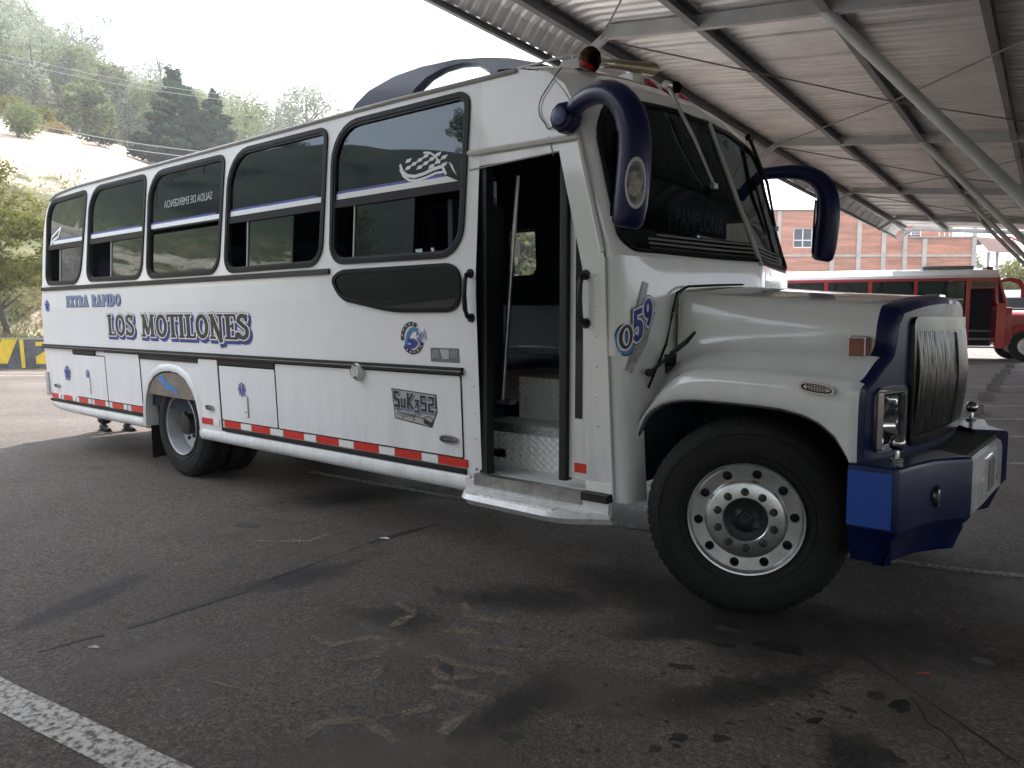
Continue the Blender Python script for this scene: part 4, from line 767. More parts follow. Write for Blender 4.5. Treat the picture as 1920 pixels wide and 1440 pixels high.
stn = [-.628,-.615,-.60,-.58,-.555,-.53,-.50,-.46,-.41,-.35,-.28,-.18,-.05,.1,.2,.26,.31,.35,.385,.415,.44,.465,.49,.51,.53,.55,.575,.60]
rings = []
for a in stn:
    xx = a if a <= .2 else .2 + (a - .2) / .40 * (xf(.15) - .035 - .2); s_ = section(xx); row = []
    for p in s_:
        x = a if a <= .2 else .2 + (a - .2) / .40 * (xf(p.x) - .035 - .2)
        if a < -.5 and p.x > .40: x = a + (max(-.515, a) - a) * 1.0 if a < -.515 else a
        row.append(Vector((x, p.x, p.y)))
    rings.append(row)
last = rings[-1]
def nrm(i): a = last[max(0, i - 1)]; b = last[min(len(last) - 1, i + 1)]; d = Vector((b.y - a.y, b.z - a.z)).normalized(); return Vector((d.y, -d.x))
r1 = []; r2 = []
for i, p in enumerate(last):
    n = nrm(i); y1, z1 = p.y + n.x * .012, p.z + n.y * .012; y2, z2 = p.y + n.x * .038, p.z + n.y * .038
    if i < 2: z1 = p.z; z2 = p.z
    r1.append(Vector((xf(p.y) - .010, y1, z1))); r2.append(Vector((xf(min(y2, 1.25)), min(y2, 1.25), z2)))
rings += [r1, r2]
NS = len(last); hood = MB(); blue = MB(); edge_pts = []
for far in (0, 1):
    M = (lambda p: (p.x, HW - p.y, p.z)) if far else (lambda p: tuple(p))
    for i in range(len(rings) - 1):
        for j in range(NS - 1):
            q = [rings[i][j], rings[i][j + 1], rings[i + 1][j + 1], rings[i + 1][j]]; c = sum(q, Vector()) / 4
            isb = i == len(rings) - 2 or (i == len(rings) - 3 and c.y > .19) or (i >= len(rings) - 5 and c.y > .37)
            (blue if isb else hood).add([M(v) for v in q], [(0,1,2,3)])
def weld(mb, name, m, sm, **k):
    me = mb.mesh(name, m, None, 0, False); bm = bmesh.new(); bm.from_mesh(me); bmesh.ops.remove_doubles(bm, verts=bm.verts, dist=.0004); bmesh.ops.recalc_face_normals(bm, faces=bm.faces); bm.to_mesh(me); bm.free()
    me.polygons.foreach_set('use_smooth', [True] * len(me.polygons)); me.set_sharp_from_angle(angle=R_(sm)); return link(name, me, bus, **k)
ys = sorted(set([round(.19 + 1.06 * i / 26, 4) for i in range(27)] + [.275, .55])); ry = [p.y for p in r2]; rzz = [p.z for p in r2]
def ztop(y):
    b = 0
    for i in range(NS - 1):
        a, c = sorted((ry[i], ry[i + 1]))
        if a - 1e-6 <= y <= c + 1e-6 and c > a: t = (y - ry[i]) / (ry[i + 1] - ry[i]); b = max(b, rzz[i] + (rzz[i + 1] - rzz[i]) * t)
    return b or rzz[8]
LZ0, LZ1 = .945, 1.225
for far in (0, 1):
    for a, b in zip(ys, ys[1:]):
        inl = a >= .274 and b <= .551
        segs = [(.865, LZ0), (LZ1, None)] if inl else [(.865, None)]
        for z0, z1 in segs:
            n = 5; V = []
            for y in (a, b):
                zt = z1 or ztop(y)
                for k_ in range(n + 1): V.append((xf(y), HW - y if far else y, z0 + (zt - z0) * k_ / n))
            blue.add(V, [(k_, n + 1 + k_, n + 2 + k_, k_ + 1) for k_ in range(n)])
hd = weld(hood, 'bonnet', WHITE2, 42); nb_ = weld(blue, 'nose_panel', BLUE, 42)
# wheel arch lip rubber, liner
for far in (0, 1):
    lip = [Vector((-.632,.165,.62)), Vector((-.632,.165,.75))] + [r[0] for r in rings[:-3]]; lip = [(p.x, HW - p.y if far else p.y, p.z) for p in lip]
    mb = MB(); mb.tube(lip[1:], .012, 6); part(mb, 'wing_edge_trim', mat('edge_rubber', (.09,.09,.09), .45), bus, 60)
    inn = [(p[0], HW - .95 if far else .95, p[2]) for p in lip]; k = len(lip); mb = MB(); mb.add([(p[0], p[1] + (-.01 if far else .01), p[2]) for p in lip] + inn, [(i, i + 1, k + i + 1, k + i) for i in range(k - 1)]); yy = HW - .96 if far else .96; mb.box((-.64,yy-.01,.4),(.58,yy+.01,1.2)); part(mb, 'wheel_housing', mat('teal_primer', (.008,.035,.045), .6), bus)
mb = MB(); mb.tube([(-.635,.13,.92),(-.632,.11,.62)], .014, 6); part(mb, 'corner_rubber', BLACK, bus, 60)
# bonnet seam, catch
mb = MB(); mb.tube([(-.57,.20,1.18),(-.572,.28,1.27),(-.555,.37,1.42),(-.535,.40,1.60),(-.52,.42,1.715),(-.49,.50,1.752),(-.44,.8,1.768),(-.38,1.25,1.785)], .0075, 6); part(mb, 'bonnet_seal', SEAL, bus, 60)
mb = MB(); mb.tube([(-.545,.385,1.60),(-.50,.415,1.598)], .003, 4); mb.tube([(-.505,.425,1.70),(-.50,.412,1.45)], .006, 5); part(mb, 'bonnet_rear_joint', TRIMGREY, bus)
mb = MB(); mb.tube([(-.555,.19,1.265),(-.45,.21,1.36),(-.43,.22,1.38)], .0095, 8); mb.lathe([(.0,-.02),(.02,-.016),(.024,0),(.02,.016)], (-.56,.19,1.265), 'y', 12); ct = part(mb, 'bonnet_catch', BLACK, bus, 50)
mb = MB(); mb.tube([(-.44,.212,1.372),(-.36,.235,1.44),(-.315,.25,1.495)], [.022,.024,.012], 8, ry=[.014,.014,.008]); part(mb, 'catch_handle', BLACK, ct, 50)
bx((.60,1.17,1.668),(.68,1.33,1.70),'bonnet_ornament',CHROME,bus,.012)
# turn signal, wing marker
ts = bx((.445,.355,1.372),(.530,.425,1.483),'turn_signal',CHROME,bus,.008); bx((.453,.349,1.385),(.522,.356,1.471),'amber_lens',AMBER,ts,.003); bx((.5302,.362,1.382),(.541,.418,1.473),'amber_lens',AMBER,ts,.003); bx((.46,.37,1.34),(.52,.43,1.372),'signal_stalk',WHITE2,ts)
oval_lamp(None, lambda u, v, o: (.375 + u, .147 - o, 1.235 + v - u * .12), 'wing_marker_lamp', .17, .058)
# headlights
for far in (0, 1):
    M = lambda x, y, z: (x, HW - y if far else y, z)
    def HP(u, v, o): return M(xf(u) + o, u, v)
    fo = rpoly([(.262,1.24),(.564,1.24),(.564,.93),(.262,.93)], .045); fi_ = rpoly([(.287,1.212),(.539,1.212),(.539,.958),(.287,.958)], .03)
    hl = ring(fo, fi_, HP, .012, -.01, 'headlight', mat('headlight_surround', (.02,.02,.025), .2, coat=.8), bus)
    fc = rpoly([(.285,1.214),(.541,1.214),(.541,.956),(.285,.956)], .03); fd = rpoly([(.290,1.209),(.536,1.209),(.536,.961),(.290,.961)], .03); ring(fc, fd, HP, .0135, .0, 'chrome_edge', CHROME, hl)
    mb = MB(); mb.box(*[M(xf(.3) - .16, .275, .945), M(xf(.3) - .15, .55, 1.225)] if not far else [(xf(.3) - .16, HW - .55, .945), (xf(.3) - .15, HW - .275, 1.225)])
    for a, b in (((.275,.945),(.55,.95)), ((.275,1.22),(.55,1.225)), ((.275,.945),(.28,1.225)), ((.545,.945),(.55,1.225))):
        y0, y1 = (HW - b[0], HW - a[0]) if far else (a[0], b[0]); mb.box((xf(.3) - .16, y0, a[1]), (xf(.3) + .03, y1, b[1]))
    part(mb, 'lamp_bowl', CHROME, hl)
    for cy, cz, rr, dp in ((.455,1.06,.07,.11),(.345,1.11,.05,.10)):
        mb = MB(); c = M(xf(.3) - .03, cy, cz); mb.lathe([(rr,.0),(rr*.9,-dp*.35),(rr*.6,-dp*.75),(rr*.2,-dp*.98),(0,-dp)], c, 'x', 24); mb.lathe([(rr,0),(rr+.006,.004),(rr+.006,-.02)], c, 'x', 24); mb.lathe([(.012,-dp*.9),(.012,-dp*.3),(0,-dp*.25)], c, 'x', 10); part(mb, 'reflector', CHROME, hl, 40)
    def RF(u, v):
        y = .289 + .248 * u; z = .965 + .242 * v; dp = .012
        for cy, cz, rr, k_ in ((.465,1.05,.085,.06),(.36,1.12,.07,.055),(.335,1.0,.05,.04),(.475,1.175,.035,.03)):
            d_ = math.hypot(y - cy, z - cz) / rr
            if d_ < 1: dp = max(dp, .012 + k_ * (1 - d_ * d_))
        return HP(y, z, -dp)
    mb = MB(); mb.grid(RF, 34, 30); part(mb, 'reflector_shell', mat('lamp_chrome', (.75,.75,.75), .08, 1.0), hl, 35)
    vs, tr = tess([fi_]); mb = MB(); mb.add([HP(v.x, v.y, .006) for v in vs], [tuple(t) for t in tr]); part(mb, 'headlight_glass', GLASSL, hl)
# grille
def dens(loop, mx=.06):
    out = []
    for a, b in zip(loop, loop[1:] + loop[:1]):
        a, b = Vector(a), Vector(b); n = max(1, int(math.ceil((b - a).length / mx))); out += [tuple(a.lerp(b, i / n)) for i in range(n)]
    return out
def GP(u, v, o): return (xf(u) + o + .001 + .008 * math.sin(max(0, min(1, (v - .93) / .63)) * math.pi), u, v)
GCH = mat('grille_chrome', (.13,.127,.125), .22, 1.0, noise_s=30, noise_amt=.4)
go = rpoly([(.595,1.575),(1.905,1.575),(1.905,.925),(.595,.925)], .05); gi = rpoly([(.63,1.500),(1.87,1.500),(1.87,.98),(.63,.98)], .02)
def ringn(o, i, n=24):
    A = []; B = []
    for k in range(len(o)):
        a, b, c, d = Vector(o[k]), Vector(o[(k + 1) % len(o)]), Vector(i[k]), Vector(i[(k + 1) % len(o)]); m = n if (b - a).length > .2 else 1
        A += [tuple(a.lerp(b, j / m)) for j in range(m)]; B += [tuple(c.lerp(d, j / m)) for j in range(m)]
    return A, B
gr = ring(*ringn(go, gi), GP, .016, -.01, 'grille', mat('grille_frame_chrome', (.055,.055,.055), .25, 1.0, noise_s=9, noise_amt=.5), bus)
mb = MB(); mb.grid(lambda u, v: GP(.61 + 1.28 * u, .95 + .60 * v, .004), 24, 8); part(mb, 'grille_backing', DARK, gr)
mb = MB(); rnd = random.Random(3)
for i in range(46):
    y = .64 + 1.22 * i / 45; wv = rnd.uniform(-.006, .006); a = [GP(y + wv * math.sin(v * 7), .985 + .52 * v, .008 + .016 * math.sin(v * math.pi) + rnd.uniform(0, .003)) for v in [j / 10 for j in range(11)]]; mb.tube(a, .0085, 6)
part(mb, 'grille_bars', GCH, gr, 60, kind='stuff')
mb = MB(); mb.tube([GP(1.25, .99 + .5 * v, .014 + .018 * math.sin(v * math.pi)) for v in [j / 10 for j in range(11)]], .014, 6); part(mb, 'grille_centre_bar', DARK, gr, 60)
# bumper
def loft(path, rings_, far, mb=None):
    mb = mb or MB(); P = [Vector(p) for p in path]; k = len(P); rows = []
    for z, off in rings_:
        row = []
        for i, p in enumerate(P):
            e1 = (P[i] - P[i - 1]).normalized() if i else (P[1] - P[0]).normalized(); e2 = (P[i + 1] - P[i]).normalized() if i < k - 1 else e1; n = Vector((-(e1.y + e2.y), e1.x + e2.x)).normalized()
            q = p + n * off; row.append((q.x, HW - q.y if far else q.y, z))
        rows.append(row)
    mb.add([v for r in rows for v in r], [(a * k + i, a * k + i + 1, (a + 1) * k + i + 1, (a + 1) * k + i) for a in range(len(rows) - 1) for i in range(k - 1)])
    for e in (0, k - 1): mb.add([r[e] for r in rows] , [tuple(range(len(rows)))])
    return mb
bpb = None
for far in (0, 1):
    b_ = part(loft([(.535,.125),(.735,.125),(.752,.135),(.765,.16),(.79,.30),(.83,.47),(.905,.60),(.94,.645),(.955,.67)], [(.40,.16),(.42,.09),(.57,.025),(.60,0),(.872,0),(.888,.005),(.896,.016),(.90,.20)], far), 'bumper_end', BLUE_LIT if False else BLUE, bus, 25)
    y0, y1 = (HW - .1245, HW - .1215) if far else (.1215, .1245); bx((.535,y0,.61),(.728,y1,.868),'bumper_side_face',BLUE_LIT,b_)
    fy = HW - .50 if far else .50; mb = MB(); mb.lathe([(.0,.012),(.025,.010),(.036,.004),(.038,-.02)], (.842, fy, .72), 'x', 20); fg = part(mb, 'fog_lamp', mat('smoky_lens', (.20,.21,.22), .15, .6), b_, 40); mb = MB(); mb.lathe([(.038,.004),(.048,.010),(.054,.0)], (.842, fy, .72), 'x', 20); part(mb, 'fog_lamp_rim', INK, fg, 40)
    mb = MB(); gx, gy = .70, (HW - .30 if far else .30); mb.lathe([(.012,0),(.012,.05),(.010,.055)], (gx, gy, .90), 'z', 12); mb.lathe([(0,.125),(.02,.120),(.033,.10),(.037,.085),(.033,.068),(.02,.053),(.01,.05)], (gx, gy, .90), 'z', 18); mb.lathe([(.03,0),(.03,.01),(.012,.012)], (gx, gy, .90), 'z', 14); part(mb, 'bumper_ball_guide', CHROME, b_, 50)
wp = [(.93,.675),(.925,.80),(.925,1.0),(.928,1.25),(.925,1.5),(.925,1.70),(.93,1.825)]
wb = part(loft(wp, [(.47,.16),(.49,.07),(.56,.0),(.80,.0),(.835,.008),(.852,.03),(.865,.20)], 0), 'bumper_centre', WHITE2, bus, 30)
bx((.918,1.28,.60),(.937,1.52,.80),'plate_recess',WHITE2,wb); bx((.9375,1.30,.62),(.9395,1.49,.785),'plate_bracket',mat('rusty_plate',(.16,.13,.11),.6,.3,noise_s=20,noise_amt=.5),wb)
bx((.70,.72,.84),(.90,1.78,.878),'bumper_shelf',DARK,wb)

# ---- mirrors
def mirror(far):
    sgn = 1 if far else -1; Y = lambda y: HW - y if far else y
    path = [(-.985,.02,2.71),(-.90,-.05,2.725),(-.78,-.12,2.735),(-.64,-.18,2.725),(-.53,-.21,2.67),(-.455,-.22,2.57),(-.43,-.22,2.44),(-.435,-.22,2.28),(-.45,-.22,2.13),(-.465,-.22,2.045),(-.47,-.22,2.02)]
    rx = [.042,.047,.052,.060,.070,.080,.087,.092,.092,.084,.05]; ry_ = [.045,.05,.054,.058,.064,.07,.072,.075,.074,.066,.03]
    P = [Vector((a, Y(b), c)) for a, b, c in path]; P = [cr([tuple(p) for p in P], i * .5) for i in range(21)]; ii = lambda A: [A[int(i / 2)] if i % 2 == 0 else (A[i // 2] + A[min(10, i // 2 + 1)]) / 2 for i in range(21)]
    mb = MB(); mb.tube(P, ii(rx), 16, ry=ii(ry_), upv=(0, 1, 0)); me_ = part(mb, 'mirror_arm', BLUE, bus, 60)
    mb = MB(); c = (-1.0, Y(-.03), 2.685); mb.lathe([(0,-.05),(.03,-.055),(.055,-.05),(.06,-.035),(.075,-.03),(.085,-.01),(.085,.05),(.06,.09)], c, 'y', 6 if False else 10, 0, -1 if far else 1); part(mb, 'mirror_hinge', BLUE, me_, 20)
    mb = MB(); mb.lathe([(0,-.058),(.035,-.060),(.048,-.052)], c, 'y', 20, 0, -1 if far else 1); part(mb, 'hinge_cap', mat('scuffed_blue', (.10,.14,.33), .4, noise_s=30, noise_amt=.6), me_, 40)
    mb = MB(); yc = Y(-.22); mb.add([(-.533, yc - .055, 2.08), (-.533, yc + .055, 2.08), (-.522, yc + .055, 2.5), (-.522, yc - .055, 2.5)], [(0,1,2,3)]); part(mb, 'mirror_glass', CHROME, me_)
    if not far:   # oval picture transfer on the outer face
        mb = MB(); n = 24; f = lambda u, v, o: (-.375 + u * .55 + 0, -.285 + u * .72 - o * .8, 2.225 + v)
        def S3(u, v, o):   # wrap on the arm shell
            a = R_(-52) + u / .085; cx, cy = -.438, -.22; return (cx + math.cos(a) * (.0935 + o), cy + math.sin(a) * (.0765 + o), 2.225 + v)
        el = lambda s: [(.052 * s * math.cos(q), .125 * s * math.sin(q)) for q in [2 * math.pi * i / n for i in range(n)]]
        ic = MB(); 
        for s0, s1 in ((0,.3),(.3,.6),(.6,.85),(.85,1.)): A, B = el(s0 or .001), el(s1); ic.add([S3(*p, .002) for p in A] + [S3(*p, .002) for p in B], [(i, (i + 1) % n, n + (i + 1) % n, n + i) for i in range(n)], 1 if s1 == 1. else 0)
        icn = part(ic, 'oval_picture_transfer', [mat('sepia', (.22,.19,.17), .3, noise_s=26, col2=(.05,.045,.05), thr=(.4,.6)), SILV], me_, 40)
        g = MB()
        for cx2, cz2, a, b in ((-.008,.035,.016,.022),(-.006,-.02,.028,.045),(.016,-.005,.012,.02)): g.add([S3(cx2 + a * math.cos(q), cz2 + b * math.sin(q), .004) for q in [2 * math.pi * i / 14 for i in range(14)]], [tuple(range(14))])
        part(g, 'picture_figure', mat('sepia_light', (.36,.31,.27), .4, noise_s=60, noise_amt=.5), icn)
mirror(0); mirror(1)
# ---- wipers
def wiper(pts, m, q0, t0):
    mb = MB(); mb.tube(pts, [.014,.012,.008], 6); a = part(mb, 'wiper_arm', m, bus, 50); mb = MB(); p = Vector(pts[0]); mb.lathe([(0,-.03),(.025,-.025),(.028,.02)], p, 'y', 10); part(mb, 'wiper_pivot', m, a, 50)
    mb = MB(); e = Vector(pts[-1]); mb.box(tuple(e - Vector((.012,.03,.02))), tuple(e + Vector((.012,.03,.012)))); part(mb, 'wiper_clip', STEEL, a); return a
def nq(y, t):  # windscreen point near a given y
    b = min([LEN * i / 300 for i in range(301)], key=lambda q: abs(FR(q, t).y - y)); return b
wiper([FR(nq(.80,.95),1.12,.03), FR(nq(.90,.7),.78,.05), FR(nq(1.0,.48),.50,.03)], ALU, 0, 0)
wa = wiper([FR(nq(2.10,.95),1.06,.03), FR(nq(2.17,.7),.7,.06), FR(nq(2.2,.3),.35,.035)], BLACK, 0, 0)
mb = MB(); mb.tube([FR(nq(2.18,.6),.75,.02), FR(nq(2.24,.2),.12,.02)], .010, 6); part(mb, 'wiper_blade', BLACK, wa)
# ---- roof furniture
fo_ = [(-3.46,3.19),(-3.36,3.27),(-3.19,3.345),(-2.9,3.395),(-2.6,3.405),(-2.3,3.385),(-2.0,3.335),(-1.78,3.285),(-1.55,3.21),(-1.45,3.17)]
fi2 = [(-1.60,3.165),(-1.85,3.20),(-1.90,3.12),(-1.96,3.22),(-2.06,3.285),(-2.22,3.315),(-2.38,3.315),(-2.54,3.285),(-2.66,3.23),(-2.76,3.12)]
loopf = fo_ + fi2 + [(-3.1,3.12),(-3.42,3.13)]
vs, tr = tess([loopf]); k = len(loopf); mb = MB(); y0, y1 = .40, .49; sh = inset(loopf, .018); vs2, tr2 = tess([sh])
mb.add([(v.x, y0, v.y) for v in vs2] + [(p[0], y0 + .03, p[1]) for p in loopf] + [(p[0], y1 - .03, p[1]) for p in loopf] + [(v.x, y1, v.y) for v in vs2], [tuple(t) for t in tr2] + [tuple(3 * k + i for i in t) for t in tr2] + [(r * k + i, r * k + (i + 1) % k, (r + 1) * k + (i + 1) % k, (r + 1) * k + i) for r in range(3) for i in range(k)])
part(mb, 'roof_fin', mat('fin_blue', (.02,.028,.075), .26, coat=.5), bus, 50)
def rp(x, y):
    s = y / HW; return 3.06 + .255 * crown(s) if x < -1.45 else None
def browpt(y, v): 
    q = nq(y, .95) / LEN; p = brow(q, v); return Vector(p)
for y in (.30, 1.02, 1.25, 1.48, 2.2):
    p = browpt(y, .62); mb = MB(); mb.add([p + Vector(v) for v in ((-.12,-.085,-.02),(.06,-.085,-.03),(.06,.085,-.03),(-.12,.085,-.02),(-.09,-.05,.05),(.02,-.045,.045),(.02,.045,.045),(-.09,.05,.05))], [(0,1,5,4),(1,2,6,5),(2,3,7,6),(3,0,4,7),(4,5,6,7)]); rl = part(mb, 'roof_marker_lamp', WHITE2, bus, None, .006)
    mb = MB(); c = p + Vector((.03,0,.012)); mb.grid(lambda u, v: c + Vector((.05 * math.cos(v * 1.5), -.07 + .14 * u, -.03 + .055 * math.sin(v * 1.5) * (1 - (2 * u - 1) ** 4))), 8, 5); part(mb, 'red_lens', REDLENS, rl, 60)
ah = browpt(.42, .72); hn = MB()
def horn(a, b, L2, R2, name, parent=bus):
    a = Vector(a); b = Vector(b); mb = MB(); n = 14; P = [a.lerp(b, i / n) for i in range(n + 1)]; r = [.016 + .004 * (i / n) + (R2 - .02) * max(0, (i / n - .62) / .38) ** 2.6 for i in range(n + 1)]; mb.tube(P, r, 16, cap=False)
    return part(mb, name, mat('horn_metal', (.50,.45,.36), .25, 1.0, noise_s=40, noise_amt=.3), parent, 50)
h1 = horn((-1.14,1.18,3.265),(-1.075,.33,3.10),0,.078,'air_horn'); mb = MB(); mb.tube([(-1.17,1.0,3.10),(-1.17,1.0,3.25)], .05, 10); mb.box((-1.24,.86,3.08),(-1.10,1.14,3.16)); part(mb, 'horn_bracket', WHITE2, h1)
mb = MB(); mb.tube([(-1.145,1.2,3.27),(-1.12,.85,3.20),(-1.10,.52,3.135)], [.045,.034,.026], 10); part(mb, 'horn_tube_wrap', mat('ridged_brass', (.42,.33,.2), .4, .8, noise_s=60, noise_amt=.6), h1, 50)
h2 = horn((-1.35,1.6,3.20),(-1.03,1.32,3.155),0,.04,'air_horn')
mb = MB(); mb.tube([(-1.75,.40,3.19),(-1.3,.40,3.19),(-1.1,.42,3.16)], .008, 6); mb.tube([(-1.25,.40,3.19),(-1.25,.40,3.08)], .006, 5); part(mb, 'roof_rod', ALU, bus, 50)
mb = MB(); wv = [(-1.08,2.99),(-1.16,2.91),(-1.225,2.83),(-1.225,2.75),(-1.18,2.69),(-1.15,2.655),(-1.08,2.69),(-1.03,2.71)]; mb.tube([cr([SP(*p, .012) for p in wv], i * .35) for i in range(20)], .0035, 5); part(mb, 'lamp_cable', SEAL, bus, 60)
mb = MB(); mb.tube([(-7.70,1.9,3.42),(-7.45,1.9,3.52)], .045, 12); mb.tube([(-7.6,1.9,3.46),(-7.62,1.9,3.28)], .015, 6); part(mb, 'roof_work_lamp', TRIMGREY, bus, 40)
mb = MB(); mb.tube([SP(x, z, .008) for x, z in [(-1.42,3.045),(-2.5,3.062),(-5,3.062),(-7.9,3.062),(-8.2,3.052),(-8.5,3.032),(-8.7,2.982)]], .014, 6); part(mb, 'roof_gutter', TRIMGREY, bus, 50)
# fleet number on the rounded corner
def CN(u, v, o):
    q = u; p = cr(Lc, fi(q)); p2 = cr(Lc, fi(q + .01)); t = (p2 - p).normalized(); n = Vector((t.y, -t.x, 0)); p = p + n * (o + .004); return (p.x + .010, p.y + side(v) , v)
mb = MB(); fl = lambda u, v, o: CN(.045 + u * 1.12, 1.325 + v * 1.05, o)
for pts in ([(.07,-.05),(.13,.08),(.16,.30),(.20,.42)], [(.10,.0),(.18,.10),(.25,.27)], [(.12,.25),(.2,.33),(.26,.29)]): stroke_mesh(mb, pts, .045, fl, 0, 0)
fnb = part(mb, 'fleet_number_backdrop', mat('silver_splash', (.40,.41,.42), .35, noise_s=25, noise_amt=.5), bus)
for ch, ou, ov, w_, h_, c_ in (('0',.0,.035,.10,.165,INKB2), ('5',.100,.105,.085,.155,INKB), ('9',.178,.165,.085,.155,INKB)):
    mb = MB(); f = lambda a, b, o: fl(ou + a * w_ / .62, ov + b * h_ + a * .05, o)
    if ch == '0': mb.add([fl(.052 + .058 * math.cos(q), .118 + .086 * math.sin(q), .0012) for q in [2 * math.pi * i / 24 for i in range(24)]], [tuple(range(24))], 0); mb.add([fl(.052 + .052 * math.cos(q), .118 + .079 * math.sin(q), .0024) for q in [2 * math.pi * i / 24 for i in range(24)]], [tuple(range(24))], 2)
    for ex, mi, o in ((.13, 0, .0014), (.10, 1, .0026), (.03, 2, .0038)) if ch != '0' else ((.02, 1, .0036),):
        for pts, ww in GL[ch][1]: stroke_mesh(mb, [(a * .8 + (.07 if ch == '0' else 0), b * (.8 if ch == '0' else 1) + (.1 if ch == '0' else 0)) for a, b in pts], ww, f, o, mi, ex)
    if ch == '0': stroke_mesh(mb, [(a * .8 + .07, b * .8 + .1) for a, b in GL['0'][1][0][0]], .10, f, .0048, 0)
    part(mb, 'fleet_number_digit', [INK, PRINTW, c_], fnb)

# ================================================================== GROUND AND TERRAIN
def smst(t): t = max(0, min(1, t)); return t * t * (3 - 2 * t)
def terr(r, d):
    """height above the yard for site coordinates r (to the right), d (depth), and mask of bare earth"""
    rho = math.hypot(r, d); th = math.degrees(math.atan2(r, d))
    el = tab(th, [-180,-150,-120,-100,-84,-70,-55,-45,-34,-27,-20,-13,-6,5,20,60,120,180], [.20,.23,.27,.295,.295,.245,.24,.27,.295,.235,.20,.16,.10,.05,.03,.03,.07,.13])
    r0 = tab(th, [-180,-100,-60,-45,-20,-8,5,30,90,180], [50,45,34,27,27,60,90,110,70,50])
    R1 = tab(th, [-180,-90,-60,-40,-20,0,30,180], [130,120,130,165,165,200,230,130])
    n = noise.noise(Vector((r * .03, d * .03, 0))) * 3 + noise.noise(Vector((r * .11, d * .11, 5))) * .9
    z = 0; m = 0
    if -66 < th < 0:
        # wall terrace then the cleared spur, then wooded hill
        if d > 24.75:
            z = .93 + smst((d - 24.9) / 3) * .75
            k = tab(th, [-66,-50,-34,-27,-20,-10,0], [.6,.9,1,.93,.7,.25,0])
            z += k * (tab(rho, [31,40,48,58,70,82,95,120,170,230], [0,4.3,8.2,11.5,15.2,16.3,18,27,49,58])) * (1 if rho > 31 else 0)
            if rho > 34: z += n * min(1, (rho - 34) / 30) * .45
            m = k
    else:
        t = smst((rho - r0) / (R1 - r0)); z = el * R1 * t + n * min(1, max(0, rho - r0) / 40) * (.6 if el > .1 else .15)
        if rho > R1: z = el * R1 + (rho - R1) * .02 + n * .5
    return max(z, 0), m
mb = MB(); rads = [22,24,25,26,26.5,27,27.5,28,28.5,29,29.5,30,30.5,31,31.5,32,33,34,35.5,37,40,44,48,53,58,64,70,77,84,92,100,110,120,135,150,165,185,210,250,320,450,700]; NA = 260
vals = []
for R1_ in rads:
    for a in range(NA):
        th = 2 * math.pi * a / NA; r, d = R1_ * math.sin(th), R1_ * math.cos(th); z, m_ = terr(r, d); p = site(r, d, z); mb.v.append((p.x, p.y, p.z - (.02 if z <= 0.001 else 0))); vals.append((r, d, z, m_))
for i in range(len(rads) - 1):
    for a in range(NA): mb.f.append([i * NA + a, i * NA + (a + 1) % NA, (i + 1) * NA + (a + 1) % NA, (i + 1) * NA + a]); mb.m.append(0)
def terrain_mat():
    m = bpy.data.materials.new('hillside'); m.use_nodes = True; n = m.node_tree.nodes; l = m.node_tree.links.new; b = n['Principled BSDF']; b.inputs['Roughness'].default_value = .95
    t = n.new('ShaderNodeTexCoord'); at = n.new('ShaderNodeAttribute'); at.attribute_name = 'bare'
    def nz(s, d=6): q = n.new('ShaderNodeTexNoise'); q.inputs['Scale'].default_value = s; q.inputs['Detail'].default_value = d; q.inputs['Roughness'].default_value = .65; l(t.outputs['Object'], q.inputs['Vector']); return q.outputs[0]
    def ramp(src, *st):
        r = n.new('ShaderNodeValToRGB'); e = r.color_ramp.elements
        e[0].position, e[0].color = st[0][0], tuple(st[0][1]) + (1,); e[1].position, e[1].color = st[-1][0], tuple(st[-1][1]) + (1,)
        for p, c in st[1:-1]: x = e.new(p); x.color = tuple(c) + (1,)
        l(src, r.inputs[0]); return r.outputs[0]
    grass = ramp(nz(.5), (.3,(.035,.05,.018)), (.5,(.085,.095,.035)), (.7,(.20,.165,.075))); earth = ramp(nz(.8, 9), (.3,(.34,.25,.17)), (.55,(.52,.43,.33)), (.75,(.62,.54,.43)))
    ad = n.new('ShaderNodeMath'); ad.operation = 'ADD'; ad.inputs[1].default_value = -.5; l(nz(.35, 7), ad.inputs[0]); ml = n.new('ShaderNodeMath'); ml.operation = 'MULTIPLY_ADD'; ml.inputs[1].default_value = 1.3; l(ad.outputs[0], ml.inputs[0]); l(at.outputs['Fac'], ml.inputs[2])
    f = ramp(ml.outputs[0], (.45,(0,0,0)), (.58,(1,1,1))); x = n.new('ShaderNodeMix'); x.data_type = 'RGBA'; l(f, x.inputs[0]); l(grass, x.inputs[6]); l(earth, x.inputs[7])
    g2 = n.new('ShaderNodeMapRange'); g2.inputs[1].default_value = 0; g2.inputs[2].default_value = -.4; l(at.outputs['Fac'], g2.inputs[0]); x2 = n.new('ShaderNodeMix'); x2.data_type = 'RGBA'; l(g2.outputs[0], x2.inputs[0]); l(x.outputs[2], x2.inputs[6]); l(ramp(nz(.25), (.35,(.010,.018,.009)), (.65,(.032,.044,.020))), x2.inputs[7]); l(x2.outputs[2], b.inputs['Base Color'])
    bp = n.new('ShaderNodeBump'); bp.inputs['Strength'].default_value = 1; bp.inputs['Distance'].default_value = .5; l(nz(1.2, 8), bp.inputs['Height']); l(bp.outputs[0], b.inputs['Normal']); MATS['hillside'] = m; return m
me = mb.mesh('hillside', terrain_mat(), None, 0, False); me.polygons.foreach_set('use_smooth', [True] * len(me.polygons))
at = me.attributes.new('bare', 'FLOAT', 'POINT')
